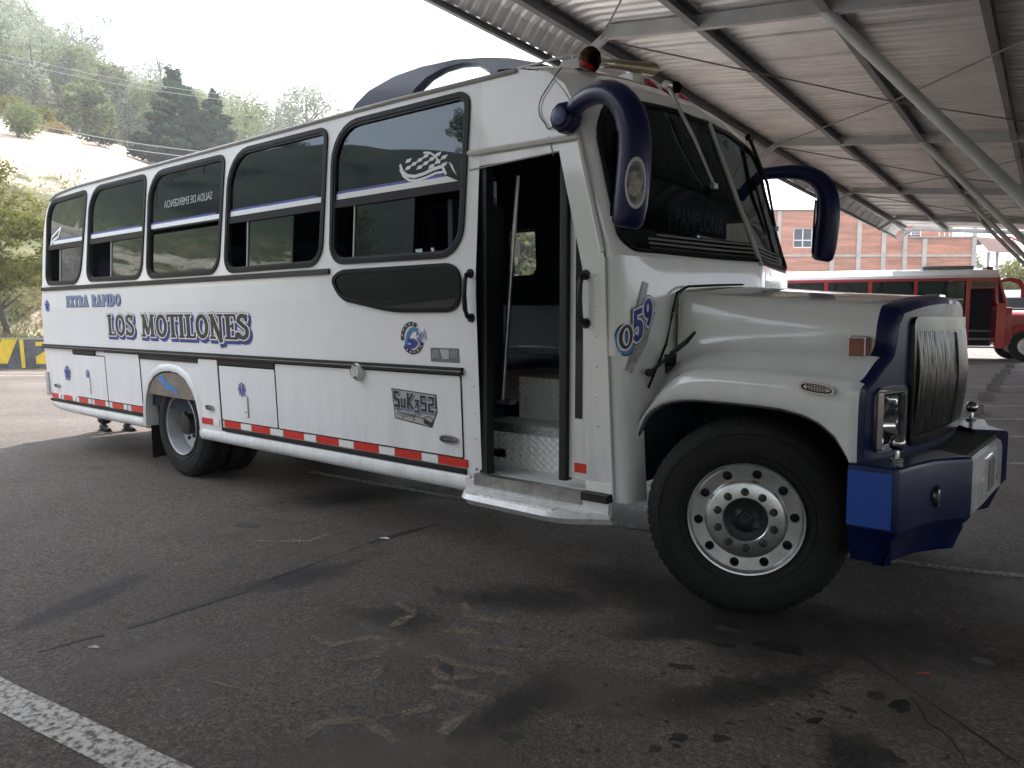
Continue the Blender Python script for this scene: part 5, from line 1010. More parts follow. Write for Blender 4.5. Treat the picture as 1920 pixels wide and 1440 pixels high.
for i, (r, d, z, m_) in enumerate(vals):
    th = math.degrees(math.atan2(r, d)); rho = math.hypot(r, d); v = 0
    if -66 < th < 0: v = tab(rho, [30,31.5,33,38,44,52,60,84,90,100], [.62,.40,.1,.25,.45,.9,1,1,.7,.0]) + (.1 if z < 1.7 and d < 27 else 0)
    elif th <= -58: v = tab(rho, [40,54,60,70,74,78], [-.4,-.4,.55,.55,.3,-.4]) if -80 < th else -.5
    at.data[i].value = v
hill = link('hillside', me, None, kind='structure')
mb = MB(); mb.add([(CAM.x + 24.5 * math.cos(2 * math.pi * i / 64), CAM.y + 24.5 * math.sin(2 * math.pi * i / 64), 0) for i in range(64)], [tuple(range(64))])
# one ground sheet out to the horizon (the yard), the hillside rises from it
mb = MB(); mb.add([(-705,-705,0),(705,-705,0),(705,705,0),(-705,705,0)], [(0,1,2,3)]); ground = struct(mb, 'ground', ASPH)
LINEW = worn_paint('worn_white_paint', (.42,.395,.36), 30, .455, .09); LINEW2 = worn_paint('faded_white_paint', (.42,.41,.39), 18, .50, .07); LINEY = worn_paint('worn_yellow_paint', (.22,.175,.12), 38, .52, .12)
def strip_line(pts, wd, m, name, z=.004, jit=0., seg=.25):
    P = [Vector((a, b)) for a, b in pts]; Q = []
    for a, b in zip(P, P[1:]):
        n = max(1, int((b - a).length / seg)); Q += [a.lerp(b, i / n) for i in range(n)]
    Q.append(P[-1]); V = []; k = len(Q); rnd = random.Random(len(Q))
    for i, p in enumerate(Q):
        t = (Q[min(i + 1, k - 1)] - Q[max(i - 1, 0)]).normalized(); n = Vector((-t.y, t.x)); w1 = wd / 2 * (1 + rnd.uniform(-jit, jit)); o = n * rnd.uniform(-jit, jit) * wd * .5
        V += [(p.x + o.x + n.x * w1, p.y + o.y + n.y * w1, z), (p.x + o.x - n.x * w1, p.y + o.y - n.y * w1, z)]
    mb = MB(); mb.add(V, [(2 * i, 2 * i + 1, 2 * i + 3, 2 * i + 2) for i in range(k - 1)]); return part(mb, name, m, ground)
PD = Vector((.9965, .0852))
def pline(x0, x1, y_at0, wd, m, z=.004): return strip_line([(x0, y_at0 + x0 * .1), (x1, y_at0 + x1 * .1)], wd, m, 'parking_line', z)
strip_line([(-6.0,-3.12),(-2.05,-2.60),(-1.02,-2.44),(2.0,-2.0)], .155, LINEW, 'parking_line', .004, .03, .2)
strip_line([(-4.95,1.03),(-3.89,1.10),(-1.9,1.27),(-1.23,1.36),(.74,1.80),(1.06,1.90),(3.5,2.2)], .085, LINEW, 'parking_line', .004, .05)
for i, (x, y) in enumerate([(.42,6.04),(.13,8.26),(-.14,10.32),(-.45,12.4),(-.71,14.64),(-1.0,17.0),(-1.30,19.19),(-1.6,21.4),(-1.88,23.62),(-2.2,26.2)]): strip_line([(x - 1.6, y - 1.2), (x + 3.0, y + 2.5)], .10, LINEW2, 'parking_line')
strip_line([tuple(site(-26, 22.6).xy), tuple(site(-13, 21.9).xy)], .10, LINEW, 'parking_line'); strip_line([tuple(site(-14.6, 23.6).xy), tuple(site(-12.4, 22.7).xy)], .12, YEL, 'parking_line')
strip_line([tuple(site(-24, 20.7).xy), tuple(site(-12, 20.9).xy)], .10, LINEW, 'parking_line', .004)
CRK = mat('crack_tar', (.018,.017,.017), .75, noise_s=40, noise_amt=.3)
def crack(pts, wd, seed):
    rnd = random.Random(seed); P = [Vector(p) for p in pts]; Q = []
    for a, b in zip(P, P[1:]):
        n = max(2, int((b - a).length / .05)); Q += [a.lerp(b, i / n) + Vector((rnd.uniform(-.008,.008), rnd.uniform(-.008,.008))) for i in range(n)]
    V = []; k = len(Q)
    for i, p in enumerate(Q):
        t = (Q[min(i + 2, k - 1)] - Q[max(i - 2, 0)]).normalized(); n = Vector((-t.y, t.x)); w1 = wd * max(.12, .45 + .75 * noise.noise(Vector((i * .13, seed, 0)))); V += [(p.x + n.x * w1, p.y + n.y * w1, .003), (p.x - n.x * w1 * rnd.uniform(.6,1.2), p.y - n.y * w1, .003)]
    mb = MB(); mb.add(V, [(2 * i, 2 * i + 1, 2 * i + 3, 2 * i + 2) for i in range(k - 1)]); part(mb, 'asphalt_crack', CRK, ground)
crack([(-2.35,-2.35),(-2.35,-2.18),(-2.32,-1.99)], .014, 1); crack([(-2.33,-1.95),(-2.32,-1.80),(-2.33,-1.69),(-2.35,-1.45),(-2.37,-1.22)], .052, 2); crack([(-2.41,-1.05),(-2.43,-.85),(-2.47,-.66)], .034, 3); crack([(-2.53,-.20),(-2.54,.03),(-2.53,.36),(-2.52,.55)], .06, 4); crack([(-2.37,-1.25),(-2.41,-1.05),(-2.47,-.66),(-2.53,-.2)], .007, 6)
crack([(.2,.6),(.35,.41),(.64,.11),(.87,-.10),(1.06,-.25),(1.35,-.5)], .016, 2); crack([(.9,-.18),(1.0,-.35),(1.1,-.44),(1.25,-.7)], .006, 5)
crack([(-.64,-.62),(-.2,-.60),(.05,-.52),(.3,-.55)], .004, 9)
OIL = mat('oil_stain', (.012,.0115,.011), .38, noise_s=14, col2=(.022,.02,.018)); OIL2 = mat('dry_oil_stain', (.018,.0155,.014), .7, noise_s=20, col2=(.028,.023,.02))
def blob(x, y, rx, ry, m, seed, rot=0., irr=.35):
    n = 44; V = []
    for i in range(n):
        a = 2 * math.pi * i / n; k = 1 + irr * noise.noise(Vector((math.cos(a) * 1.3, math.sin(a) * 1.3, seed * 3.7))) * 1.6 + irr * .35 * noise.noise(Vector((math.cos(a) * 5, math.sin(a) * 5, seed))); u, v = rx * k * math.cos(a), ry * k * math.sin(a)
        V.append((x + u * math.cos(rot) - v * math.sin(rot), y + u * math.sin(rot) + v * math.cos(rot), .0012 + (seed % 37) * .00005))
    mb = MB(); mb.add(V, [tuple(range(n))]); part(mb, 'oil_stain', m, ground)
for i, (x, y, a, b, m) in enumerate([(.30,-.05,.11,.07,OIL),(.02,.0,.07,.04,OIL2),(.09,-.19,.055,.035,OIL),(.31,-1.07,.035,.024,OIL),(.43,-.98,.033,.022,OIL),(.79,-.26,.05,.03,OIL2),(.89,-.28,.055,.04,OIL),(-.33,-.11,.07,.03,OIL2),(-.75,-1.23,.06,.03,OIL2),(-2.87,-1.07,.09,.04,OIL2),(1.08,.41,.05,.03,OIL),(.94,-.71,.06,.045,OIL2),(.04,-.53,.06,.03,OIL2),(-.18,-1.47,.04,.03,OIL2),(.38,-.44,.05,.03,OIL2),(.66,-.62,.035,.02,OIL),(.28,-1.2,.03,.02,OIL2),(.22,-1.0,.014,.01,OIL),(-1.1,-.2,.07,.03,OIL2),(-1.5,-.55,.06,.03,OIL2),(.62,-.36,.025,.012,OIL),(.74,-.45,.035,.015,OIL2),(-3.6,-.5,.12,.05,OIL2),(.5,-.15,.06,.02,OIL2)]): blob(x, y, a, b, m, i + 1, .3 * i)
def film_mat(name, col, scale):
    m = bpy.data.materials.new(name); m.use_nodes = True; n = m.node_tree.nodes; l = m.node_tree.links.new; b = n['Principled BSDF']; b.inputs['Base Color'].default_value = tuple(col) + (1,); b.inputs['Roughness'].default_value = .7
    t = n.new('ShaderNodeTexCoord'); a = n.new('ShaderNodeTexNoise'); a.inputs['Scale'].default_value = scale; a.inputs['Detail'].default_value = 9; a.inputs['Roughness'].default_value = .7; at = n.new('ShaderNodeAttribute'); at.attribute_name = 'core'
    l(t.outputs['Object'], a.inputs['Vector']); x = n.new('ShaderNodeMath'); x.operation = 'MULTIPLY_ADD'; x.inputs[1].default_value = 1.15; l(at.outputs['Fac'], x.inputs[0]); l(a.outputs[0], x.inputs[2])
    r = n.new('ShaderNodeMapRange'); r.inputs[1].default_value = .72; r.inputs[2].default_value = 1.35; r.inputs[4].default_value = .62; l(x.outputs[0], r.inputs[0]); l(r.outputs[0], b.inputs['Alpha']); return m
def film(x, y, rx, ry, m, seed, rot=0.):
    n = 40; V = []; F = []; C_ = []; k = 5
    for q in range(k + 1):
        for i in range(n):
            a = 2 * math.pi * i / n; g = (q / k) * (1 + .35 * noise.noise(Vector((math.cos(a) * 1.3, math.sin(a) * 1.3, seed * 3.7)))); u, v = rx * g * math.cos(a), ry * g * math.sin(a)
            V.append((x + u * math.cos(rot) - v * math.sin(rot), y + u * math.sin(rot) + v * math.cos(rot), .0006 + (seed % 37) * .00001)); C_.append(1 - q / k)
    for q in range(k): F += [(q * n + i, q * n + (i + 1) % n, (q + 1) * n + (i + 1) % n, (q + 1) * n + i) for i in range(n)]
    mb = MB(); mb.add(V, F); me = mb.mesh('oil_film', m, None, 0, False); at = me.attributes.new('core', 'FLOAT', 'POINT'); at.data.foreach_set('value', C_); link('oil_film', me, ground)
FILM = film_mat('oil_film', (.014,.013,.012), 5)
for i, (x, y, a, b) in enumerate([(-.5,.25,.75,.32),(-1.35,-.95,.28,.16),(.55,.35,.75,.35),(-1.0,-.30,.5,.22),(-.15,-.15,.45,.16),(.35,-.55,.5,.12),(-3.6,.9,1.2,.35),(-2.3,-.9,.4,.14),(-.3,-1.3,.35,.12),(.9,-.9,.35,.15),(-2.9,-1.9,.5,.12),(.1,.15,.6,.4)]): film(x, y, a * 1.4, b * 1.5, FILM, 120 + i, .2 * i)
BRN = film_mat('brown_dust', (.100,.080,.067), 6)
for i, (x, y, a, b) in enumerate([(-1.1,-1.2,.6,.3),(.0,-.9,.7,.25),(-2.6,-.4,.5,.22),(-.4,-1.8,.6,.25),(-3.6,-.6,.6,.2),(-1.9,-2.0,.5,.2),(.9,-.2,.4,.2)]): film(x, y, a * 1.3, b * 1.3, BRN, 150 + i, .3 * i)
rnd = random.Random(11)
for i in range(70):
    x, y = rnd.gauss(.2, .6), rnd.gauss(-.75, .45); blob(x, y, rnd.uniform(.005,.02), rnd.uniform(.004,.012), OIL2, 40 + i, rnd.uniform(0, 3))
for pts in ([(-1.52,-1.42),(-1.36,-1.40),(-1.28,-1.22),(-1.09,-1.18)],[(-1.16,-1.47),(-1.11,-1.35),(-1.17,-1.17)],[(-.92,-1.19),(-.71,-1.16),(-.50,-1.08)],[(-.84,-1.26),(-.68,-1.30),(-.60,-1.20)],[(-.70,-1.38),(-.54,-1.34),(-.44,-1.32)],[(-1.55,-.84),(-1.34,-.87),(-1.31,-1.10)],[(-.76,-2.00),(-.80,-1.88),(-.70,-1.75),(-.45,-1.78)],[(-.38,-1.63),(-.42,-1.47)],[(-1.06,-.91),(-.90,-.85)],[(-1.25,-.6),(-1.1,-.72),(-.9,-.66)],[(-.75,-.95),(-.6,-.85)],[(-.62,-1.62),(-.55,-1.5)],[(-1.0,-1.62),(-.93,-1.5),(-1.02,-1.4)],[(-3.2,-.7),(-2.9,-.45),(-2.95,-.2)]):
    strip_line(pts, .05, LINEY, 'worn_yellow_mark', .0036, .25, .04)
# stone chips standing out of the worn surface near the camera
mb = MB(); rnd = random.Random(5)
for i in range(2600):
    x, y = rnd.uniform(-4.2, 1.6), rnd.uniform(-2.9, .6)
    if abs(x - .0) < .35 and y > .1: continue
    s = rnd.uniform(.0015,.0048) * (1.3 if rnd.random() < .1 else 1); a = rnd.uniform(0, 6.28); c, q = math.cos(a) * s, math.sin(a) * s; mb.add([(x + c, y + q, 0), (x - q, y + c, 0), (x - c * 1.2, y - q, 0), (x + q, y - c, 0), (x, y, s * .9)], [(0,1,4),(1,2,4),(2,3,4),(3,0,4)])
part(mb, 'gravel', mat('pale_chips', (.17,.155,.14), .8, noise_s=60, noise_amt=.6), None, None, kind='stuff')
def litter(name, label, cat, pts, wd, m):
    mb = MB(); V = []; k = len(pts)
    for i, (x, y) in enumerate(pts): w1 = wd * (.35 + math.sin(math.pi * (i + .3) / k)); V += [(x - w1 * .6, y - w1 * .6, .004), (x, y, .004 + w1 * 1.2), (x + w1 * .6, y + w1 * .6, .004)]
    mb.add(V, [(3 * i + j, 3 * i + j + 1, 3 * i + j + 4, 3 * i + j + 3) for i in range(k - 1) for j in range(2)]); tagged(mb, name, m, label, cat)
DLF = mat('dead_leaf', (.22,.20,.16), .8, noise_s=60, noise_amt=.3)
litter('dry_leaf', 'long thin dry leaf lying on the asphalt left of the yellow scuffs', 'leaf', [(-1.475,-1.985),(-1.42,-1.96),(-1.36,-1.95),(-1.30,-1.925)], .004, DLF)
litter('paper_scrap', 'tiny pale scrap lying beside the long dark crack', 'scrap', [(-2.56,-.08),(-2.53,-.06),(-2.50,-.05)], .007, PRINTW)
litter('paper_scrap', 'small white scrap at the left end of the dark crack', 'scrap', [(-2.22,-2.17),(-2.20,-2.15),(-2.18,-2.14)], .007, PRINTW)
litter('red_straw', 'thin red plastic straw on the dark floor in front of the bumper', 'straw', [(.87,.075),(.89,.09),(.92,.105)], .003, RED)
litter('dry_leaf', 'pale curled leaf beside the white floor line', 'leaf', [(-1.13,-2.16),(-1.11,-2.13),(-1.10,-2.11)], .004, DLF)
# wheel stops
def stop_mesh():
    mb = MB(); L2, W2, H2 = .13, .09, .16; V = []
    for s in (-1, 1):
        for y, z in ((-W2, 0), (-W2 * .9, H2 * .45), (-W2 * .35, H2), (W2 * .5, H2), (W2, H2 * .3), (W2, 0)): V.append((s * L2 * (1 if z < .05 else .9), y, z))
    mb.add(V, [(i, (i + 1) % 6, 6 + (i + 1) % 6, 6 + i) for i in range(6)] + [(0,1,2,3,4,5), (6,7,8,9,10,11)]); return mb.mesh('wheel_stop', CONC2, None, .008)
CONC2 = mat('dark_concrete', (.16,.15,.14), .85, noise_s=6, noise_amt=.4)
smh = stop_mesh()
stops = [(-1.86,24.93),(-1.55,21.61),(-1.37,19.35),(-1.23,17.81),(-1.02,15.71),(-.83,13.48),(-.62,10.97)]
SL = ['farthest wheel stop of the row, close to the red bus wheel','wheel stop second from the red bus in the row','wheel stop third from the red bus in the row','wheel stop in the middle of the row under the canopy','wheel stop third from the white bus bumper','wheel stop second from the white bus bumper','nearest wheel stop of the row, just behind the chrome grille edge']
for (x, y), lb in zip(stops, SL):
    o = link('wheel_stop', smh, None, label=lb, category='wheel stop', group='concrete wheel stops along the parking bays'); o.location = (x, y, 0); o.rotation_euler = (0, 0, R_(5))
mb = MB(); mb.lathe([(.15,0),(.155,.12),(.14,.22),(.10,.25),(0,.255)], (1.37,1.02,0), 'z', 20); tagged(mb, 'concrete_bollard', mat('beige_concrete', (.38,.33,.24), .8, noise_s=12, noise_amt=.3), 'short rounded beige concrete bollard on the floor ahead of the bumper', 'bollard', 50)

# ================================================================== CANOPY
LX = Vector((-.08516,.99649,0)); PX = Vector((-.99649,-.08516,0))
def CP(P, Lg, z): q = Vector((CAM.x, CAM.y, 0)) + PX * P + LX * Lg; return Vector((q.x, q.y, z))
NODE = [(5.45,4.84),(5.30,5.04),(5.06,5.20),(4.8,5.215),(3.6,5.08),(2.14,4.94),(.70,4.78),(-.75,4.62),(-2.2,4.78),(-3.6,4.94),(-5.0,5.08),(-6.5,5.22),(-8.5,5.3),(-10.5,5.3),(-13,5.2),(-17,5.1)]  # unseen wing past the columns is lengthened to shade the bus nose
canopy = thing('metal_canopy', 'long grey corrugated metal canopy over the parking bays', 'canopy', tuple(CP(2, 14, 0)))
L0, L1 = -10.0, 35.4
rnd = random.Random(21); PSM = {}
for i in range(int(L1 - L0)):
    a = L0 + i; mb = MB(); prof = []
    for k in range(5): u = a + .2 * k; prof += [(u, .0), (u + .06, .0), (u + .085, .032), (u + .145, .032), (u + .17, .0)]
    prof.append((a + 1.004, .0)); prof.append((a + 1.004, -.022)); dz = rnd.uniform(-.004,.004) + .003 * (i % 2)
    ns = len(NODE); V = [CP(P, u, z + .065 + h + dz) for (P, z) in NODE for u, h in prof]; k = len(prof)
    mb.add(V, [(r * k + j, r * k + j + 1, (r + 1) * k + j + 1, (r + 1) * k + j) for r in range(ns - 1) for j in range(k - 1)]); part(mb, 'roof_sheet', ROOFM, canopy)
def beam(a, b, w_, h_, name, m, fl=True):
    a = Vector(a); b = Vector(b); t = (b - a).normalized(); s = t.cross(Vector((0, 0, 1))).normalized(); u = s.cross(t); mb = MB()
    def bar(s0, s1, u0, u1):
        V = [p + s * x + u * y for p in (a, b) for x, y in ((s0,u0),(s1,u0),(s1,u1),(s0,u1))]; mb.add(V, [(0,1,5,4),(1,2,6,5),(2,3,7,6),(3,0,4,7),(0,3,2,1),(4,5,6,7)])
    if fl: bar(-w_/2, w_/2, -.012, 0); bar(-w_/2, w_/2, -h_, -h_ + .012); bar(-w_/2, -w_/2 + .012, -h_ + .013, -.013)
    else: bar(-w_/2, w_/2, -h_, 0)
    return part(mb, name, m, canopy)
for P, z in ((5.06,5.20),(3.6,5.08),(2.14,4.94),(.70,4.78),(-.75,4.62),(-2.2,4.78),(-3.6,4.94),(-5.0,5.08),(-6.5,5.22),(-8.5,5.3),(-11,5.3)): beam(CP(P, L0, z + .06), CP(P, L1, z + .06), .085, .17, 'purlin', BEAM)
beam(CP(5.43, L0, 4.905), CP(5.43, L1, 4.905), .05, .085, 'edge_purlin', BEAM)
RL = [-12.8,-6.0, 1.45, 8.95, 16.4, 23.7, 31.0]
for Lr in RL + [35.2]:
    for (P0, z0), (P1, z1) in zip(NODE[3:], NODE[4:]): beam(CP(P0, Lr, z0 + .04), CP(P1, Lr, z1 + .04), .09, .16, 'rafter', BEAML, False)
    beam(CP(5.40, Lr, 4.83), CP(4.8, Lr, 5.2), .06, .1, 'rafter', BEAML, False)
for Lr in RL[3:]:
    mb = MB(); mb.tube([CP(-.95, Lr, 0), CP(-.95, Lr, 4.6)], .11, 16); mb.lathe([(.2,0),(.2,.02),(.12,.02)], CP(-.95, Lr, 0), 'z', 16); part(mb, 'column', BEAML, canopy, 50)
    mb = MB(); mb.tube([CP(2.16, Lr, 4.86), CP(-.90, Lr, 1.35)], .060, 12); part(mb, 'brace_tube', BEAML, canopy, 50)
for La, Lb in zip(RL, RL[1:]):
    for P0, z0, P1, z1 in ((4.9,5.16,-.75,4.62),): 
        for a, b in (((P0, La, z0), (P1, Lb, z1)), ((P0, Lb, z0), (P1, La, z1))): mb = MB(); mb.tube([CP(*a) - Vector((0,0,.05)), CP(*a).lerp(CP(*b), .5) - Vector((0,0,.16)), CP(*b) - Vector((0,0,.05))], .012, 5); part(mb, 'tie_rod', BEAM, canopy, 50)

# ================================================================== LEFT: wall, bank, trees, wires
wl = MB(); 
def WP(r, z, o=0.): return site(r, 23.9 - o, z)
wl.add([WP(-34,0), WP(-3,0), WP(-3,.94), WP(-34,.94), site(-34,25.5,.94), site(-3,25.5,.94), site(-34,25.5,0), site(-3,25.5,0)], [(0,1,2,3),(3,2,5,4),(1,7,5,2),(0,3,4,6),(4,5,7,6)])
rw_ = tagged(wl, 'retaining_wall', BLKW, 'low black retaining wall with yellow painted shapes below the planted bank', 'wall')
def wpaint(poly, name, m=YEL):
    vs, tr = tess([poly]); mb = MB(); mb.add([WP(v.x, v.y, .008) for v in vs], [tuple(t) for t in tr]); part(mb, name, m, rw_)
def wr(px): return (px - 960) / 1440 * 24.0
wpaint([(wr(-12),.15),(wr(17),.15),(wr(38),.93),(wr(9),.93)], 'yellow_slash'); wpaint([(wr(43.5),.02),(wr(50.5),.02),(wr(48.5),.93),(wr(41),.93)], 'yellow_bar')
wpaint([(wr(71),.83),(wr(112),.83),(wr(112),.50),(wr(90),.26),(wr(112),.26),(wr(112),.14),(wr(71),.14),(wr(71),.36),(wr(95),.62),(wr(95),.70),(wr(71),.70)], 'yellow_numeral'); wpaint([(wr(-60),.15),(wr(-40),.15),(wr(-20),.93),(wr(-40),.93)], 'yellow_slash')
wpaint([(wr(-60),.945),(wr(130),.945),(wr(130),.90),(wr(-60),.90)], 'wall_cap_band', CONC)
def crownmesh(name, n, lobes, leaf, m, seed, droop=0.):
    rnd = random.Random(seed); mb = MB(); tot = sum(a * b * c for _, (a, b, c) in lobes)
    for (cx, cy, cz), (a, b, c) in lobes:
        k = int(n * a * b * c / tot) + 12
        for i in range(k):
            v = Vector((rnd.gauss(0,1), rnd.gauss(0,1), rnd.gauss(0,1))).normalized(); q = rnd.uniform(.45,1.0) ** .5 * (1 + .3 * noise.noise(v * 2.5 + Vector((seed, cx, cz)))); p = Vector((cx + v.x * a * q, cy + v.y * b * q, cz + v.z * c * q - droop * rnd.random()))
            d1 = Vector((rnd.gauss(0,1), rnd.gauss(0,1), rnd.gauss(0,.6) - droop)).normalized(); d2 = d1.cross(v + Vector((.01, .02, rnd.uniform(-.5,.5)))).normalized(); s = leaf * rnd.uniform(.6,1.5)
            mb.add([p - d1 * s, p + d2 * s * .45, p + d1 * s, p - d2 * s * .45], [(0,1,2,3)])
    return mb.mesh(name, m, None, 0, False)
def trunkmesh(name, h, r, limbs, seed):
    rnd = random.Random(seed); mb = MB(); top = Vector((rnd.uniform(-.3,.3), rnd.uniform(-.3,.3), h)); mid = top * .5 + Vector((rnd.uniform(-.2,.2), rnd.uniform(-.2,.2), 0)); mb.tube([(0,0,-.6), (0,0,0), mid, top], [r * 1.3, r, r * .7, r * .25], 8)
    for i in range(limbs):
        t = rnd.uniform(.35,.9); p = Vector((0,0,0)).lerp(mid, t * 2) if t < .5 else mid.lerp(top, t * 2 - 1); a = rnd.uniform(0, 6.28); L2 = h * rnd.uniform(.14,.26); mb.tube([p, p + Vector((math.cos(a) * L2 * .5, math.sin(a) * L2 * .5, L2 * .45)), p + Vector((math.cos(a) * L2, math.sin(a) * L2, L2 * .95))], [r * .4, r * .25, r * .08], 5)
    return mb.mesh(name, BARK, 60)
def make_tree(kind, label, cat, h, seed, loc, group=None):
    """kinds: round broadleaf, tall eucalyptus, conifer, small spreading"""
    rnd = random.Random(seed); t = thing(kind, label, cat, loc, group, keep=False)
    if kind == 'eucalyptus_tree': lob = [((rnd.uniform(-.16,.16) * h, rnd.uniform(-.16,.16) * h, h * rnd.uniform(.35,.93)), (h * rnd.uniform(.06,.13),) * 2 + (h * rnd.uniform(.06,.13),)) for _ in range(20)]; m = LEAF[2]; n = 3000; lf = .20; dr = .25
    elif kind == 'conifer_tree': lob = [((math.cos(i * 2.4 + rnd.random()) * h * rnd.uniform(.2,.38) * (1 - i / 36) , math.sin(i * 2.4) * h * rnd.uniform(.2,.38) * (1 - i / 36), h * (.08 + .86 * i / 34)), (h * rnd.uniform(.13,.2) * (1 - i / 40), h * rnd.uniform(.13,.2) * (1 - i / 40), h * .045)) for i in range(34)]; m = LEAF[1]; n = 5200; lf = .22; dr = 0
    elif kind == 'spreading_tree': lob = [((rnd.uniform(-.42,.42) * h, rnd.uniform(-.42,.42) * h, h * rnd.uniform(.50,.93)), (h * rnd.uniform(.10,.2), h * rnd.uniform(.10,.2), h * rnd.uniform(.07,.13))) for _ in range(24)]; m = LEAF[3]; n = 9000; lf = .085; dr = .12
    else: lob = [((rnd.uniform(-.26,.26) * h, rnd.uniform(-.26,.26) * h, h * rnd.uniform(.28,.86)), (h * rnd.uniform(.10,.18), h * rnd.uniform(.10,.18), h * rnd.uniform(.09,.15))) for _ in range(20)]; m = LEAF[0]; n = 4600; lf = .19; dr = .1
    link('trunk', trunkmesh('trunk', h * (.62 if kind == 'spreading_tree' else .88), h * (.018 if kind == 'eucalyptus_tree' else .026), 7, seed), t); link('crown', crownmesh('crown', n, lob, lf, m, seed, dr), t, kind='stuff'); return t
def at_px(px, ztop_el, d, h):  # stand a tree on the hillside at a bearing
    r = (px - 960) / 1440 * d; z, _ = terr(r, d); return site(r, d, z - .2)
def on_hill(r, d, dz=-.2): z, _ = terr(r, d); return tuple(site(r, d, z + dz))
make_tree('spreading_tree', 'small spreading tree with bare trunk growing just above the painted wall', 'tree', 4.2, 4, on_hill(-16.3, 25.0))
make_tree('spreading_tree', 'small spreading tree with yellow-green crown above the wall beyond the left edge', 'tree', 5.6, 14, on_hill(-20.2, 27.0))
def tree_to(kind, label, px, ytop, d, seed):
    r = (px - 960) / 1440 * d; z, _ = terr(r, d); h = ((597 - ytop) / 1440 * d + 1.57 - z) / .96; return make_tree(kind, label, 'tree', max(h, 3), seed, tuple(site(r, d, z - .15)))
tree_to('round_tree', 'round bushy green tree standing on top of the bare earth slope', 178, 158, 66, 5)
tree_to('conifer_tree', 'dark conical cypress standing behind the bus roof', 342, 134, 60, 6)
tree_to('conifer_tree', 'shorter dark cypress filling in right of the tall one', 415, 176, 62, 16)
tree_to('conifer_tree', 'low dark cypress left of the tall one above the bus roof', 372, 172, 62, 18)
tree_to('eucalyptus_tree', 'lone airy tree standing apart just left of the blue roof fin', 588, 165, 92, 7)
tree_to('round_tree', 'loose pale green tree between the cypress and the lone airy tree', 470, 178, 84, 8)
make_tree('round_tree', 'leafy green tree behind the bus, glimpsed through the small open window beyond the doorway', 'tree', 6.5, 91, tuple(site(.5, 30, 0)))
euc = [make_tree('eucalyptus_tree', 'tall grey-green eucalyptus in the hillside wood', 'tree', 14, 30 + i, on_hill(-72 + 9 * i, 112 + 5 * i), 'trees of the wood on the hillside') for i in range(4)]
rtr = [make_tree('round_tree', 'rounded olive-green tree in the hillside wood', 'tree', 10, 40 + i, on_hill(-66 + 9 * i, 100 + 4 * i), 'trees of the wood on the hillside') for i in range(3)]
rnd = random.Random(77); cnt = 0; tries = 0
while cnt < 130 and tries < 3000:
    tries += 1; d = rnd.uniform(78, 165); px = rnd.uniform(-140, 640)
    if px > 330 and d < 92: continue
    if px > 470 and rnd.random() < .45: continue
    r = (px - 960) / 1440 * d
    lim = tab(px, [-140,0,110,200,330,450,560,640], [-60,-5,62,132,172,192,216,226])
    z, _ = terr(r, d); src = rnd.choice(euc + euc + rtr); H0 = 14 if src in euc else 10; s = rnd.uniform(.7,1.25)
    ytop = 597 - (z + H0 * s * .95 - 1.57) / d * 1440
    if ytop < lim: 
        s = ((597 - lim) / 1440 * d + 1.57 - z) / (H0 * .95)
        if s < .45: continue
    copy_tree(src, on_hill(r, d), rnd.uniform(0, 6.28), s); cnt += 1
# trees on the hill behind the camera, seen in the glass
for i in range(46):
    th = R_(rnd.uniform(-150, -62)); rho = rnd.uniform(70, 135); r, d = rho * math.sin(th), rho * math.cos(th); z, _ = terr(r, d)
    copy_tree(rnd.choice(rtr + euc), tuple(site(r, d, z - .2)), rnd.uniform(0, 6.28), rnd.uniform(.4,.75), group='scattered trees on the hill behind the camera', label='small tree on the hillside facing the bus windows')
def bush(name, label, r, d, w_, h_, m, seed, n=900, leaf=.07, group=None):
    rn = random.Random(seed); lob = [((rn.uniform(-.35,.35) * w_, rn.uniform(-.35,.35) * w_, h_ * rn.uniform(.25,.7)), (w_ * .25, w_ * .25, h_ * .3)) for _ in range(8)]
    t = thing(name, label, 'bush', on_hill(r, d, -.05), group, keep=False); link('foliage', crownmesh('foliage', n, lob, leaf, m, seed), t, kind='stuff')
    mb = MB()
    for i in range(5): a = i * 1.26; mb.tube([(0,0,0), (math.cos(a) * w_ * .2, math.sin(a) * w_ * .2, h_ * .55)], [.03,.01], 5)
    link('stem', mb.mesh('stem', BARK), t)
bush('bush', 'rounded green bush alone on the bare slope left of the bus tail', -31.4, 50, 3.2, 2.6, LEAF[0], 3, 2600, .10)
bush('bush', 'yellow-green bushes at the top of the cleared slope by the left edge', -41, 62, 4.5, 2.0, LEAF[3], 4, 2000, .12); bush('bush', 'small yellow-green bush on the slope below the first one', -36.5, 60, 3.0, 1.5, LEAF[3], 5, 1500, .12); bush('bush', 'low dark bush near the tail of the bus roof line', -30.5, 58, 2.2, 1.1, LEAF[1], 6, 900, .1); bush('bush', 'low scrub halfway down the cleared slope', -34, 59, 2.4, 1.0, LEAF[4], 7, 900, .1)
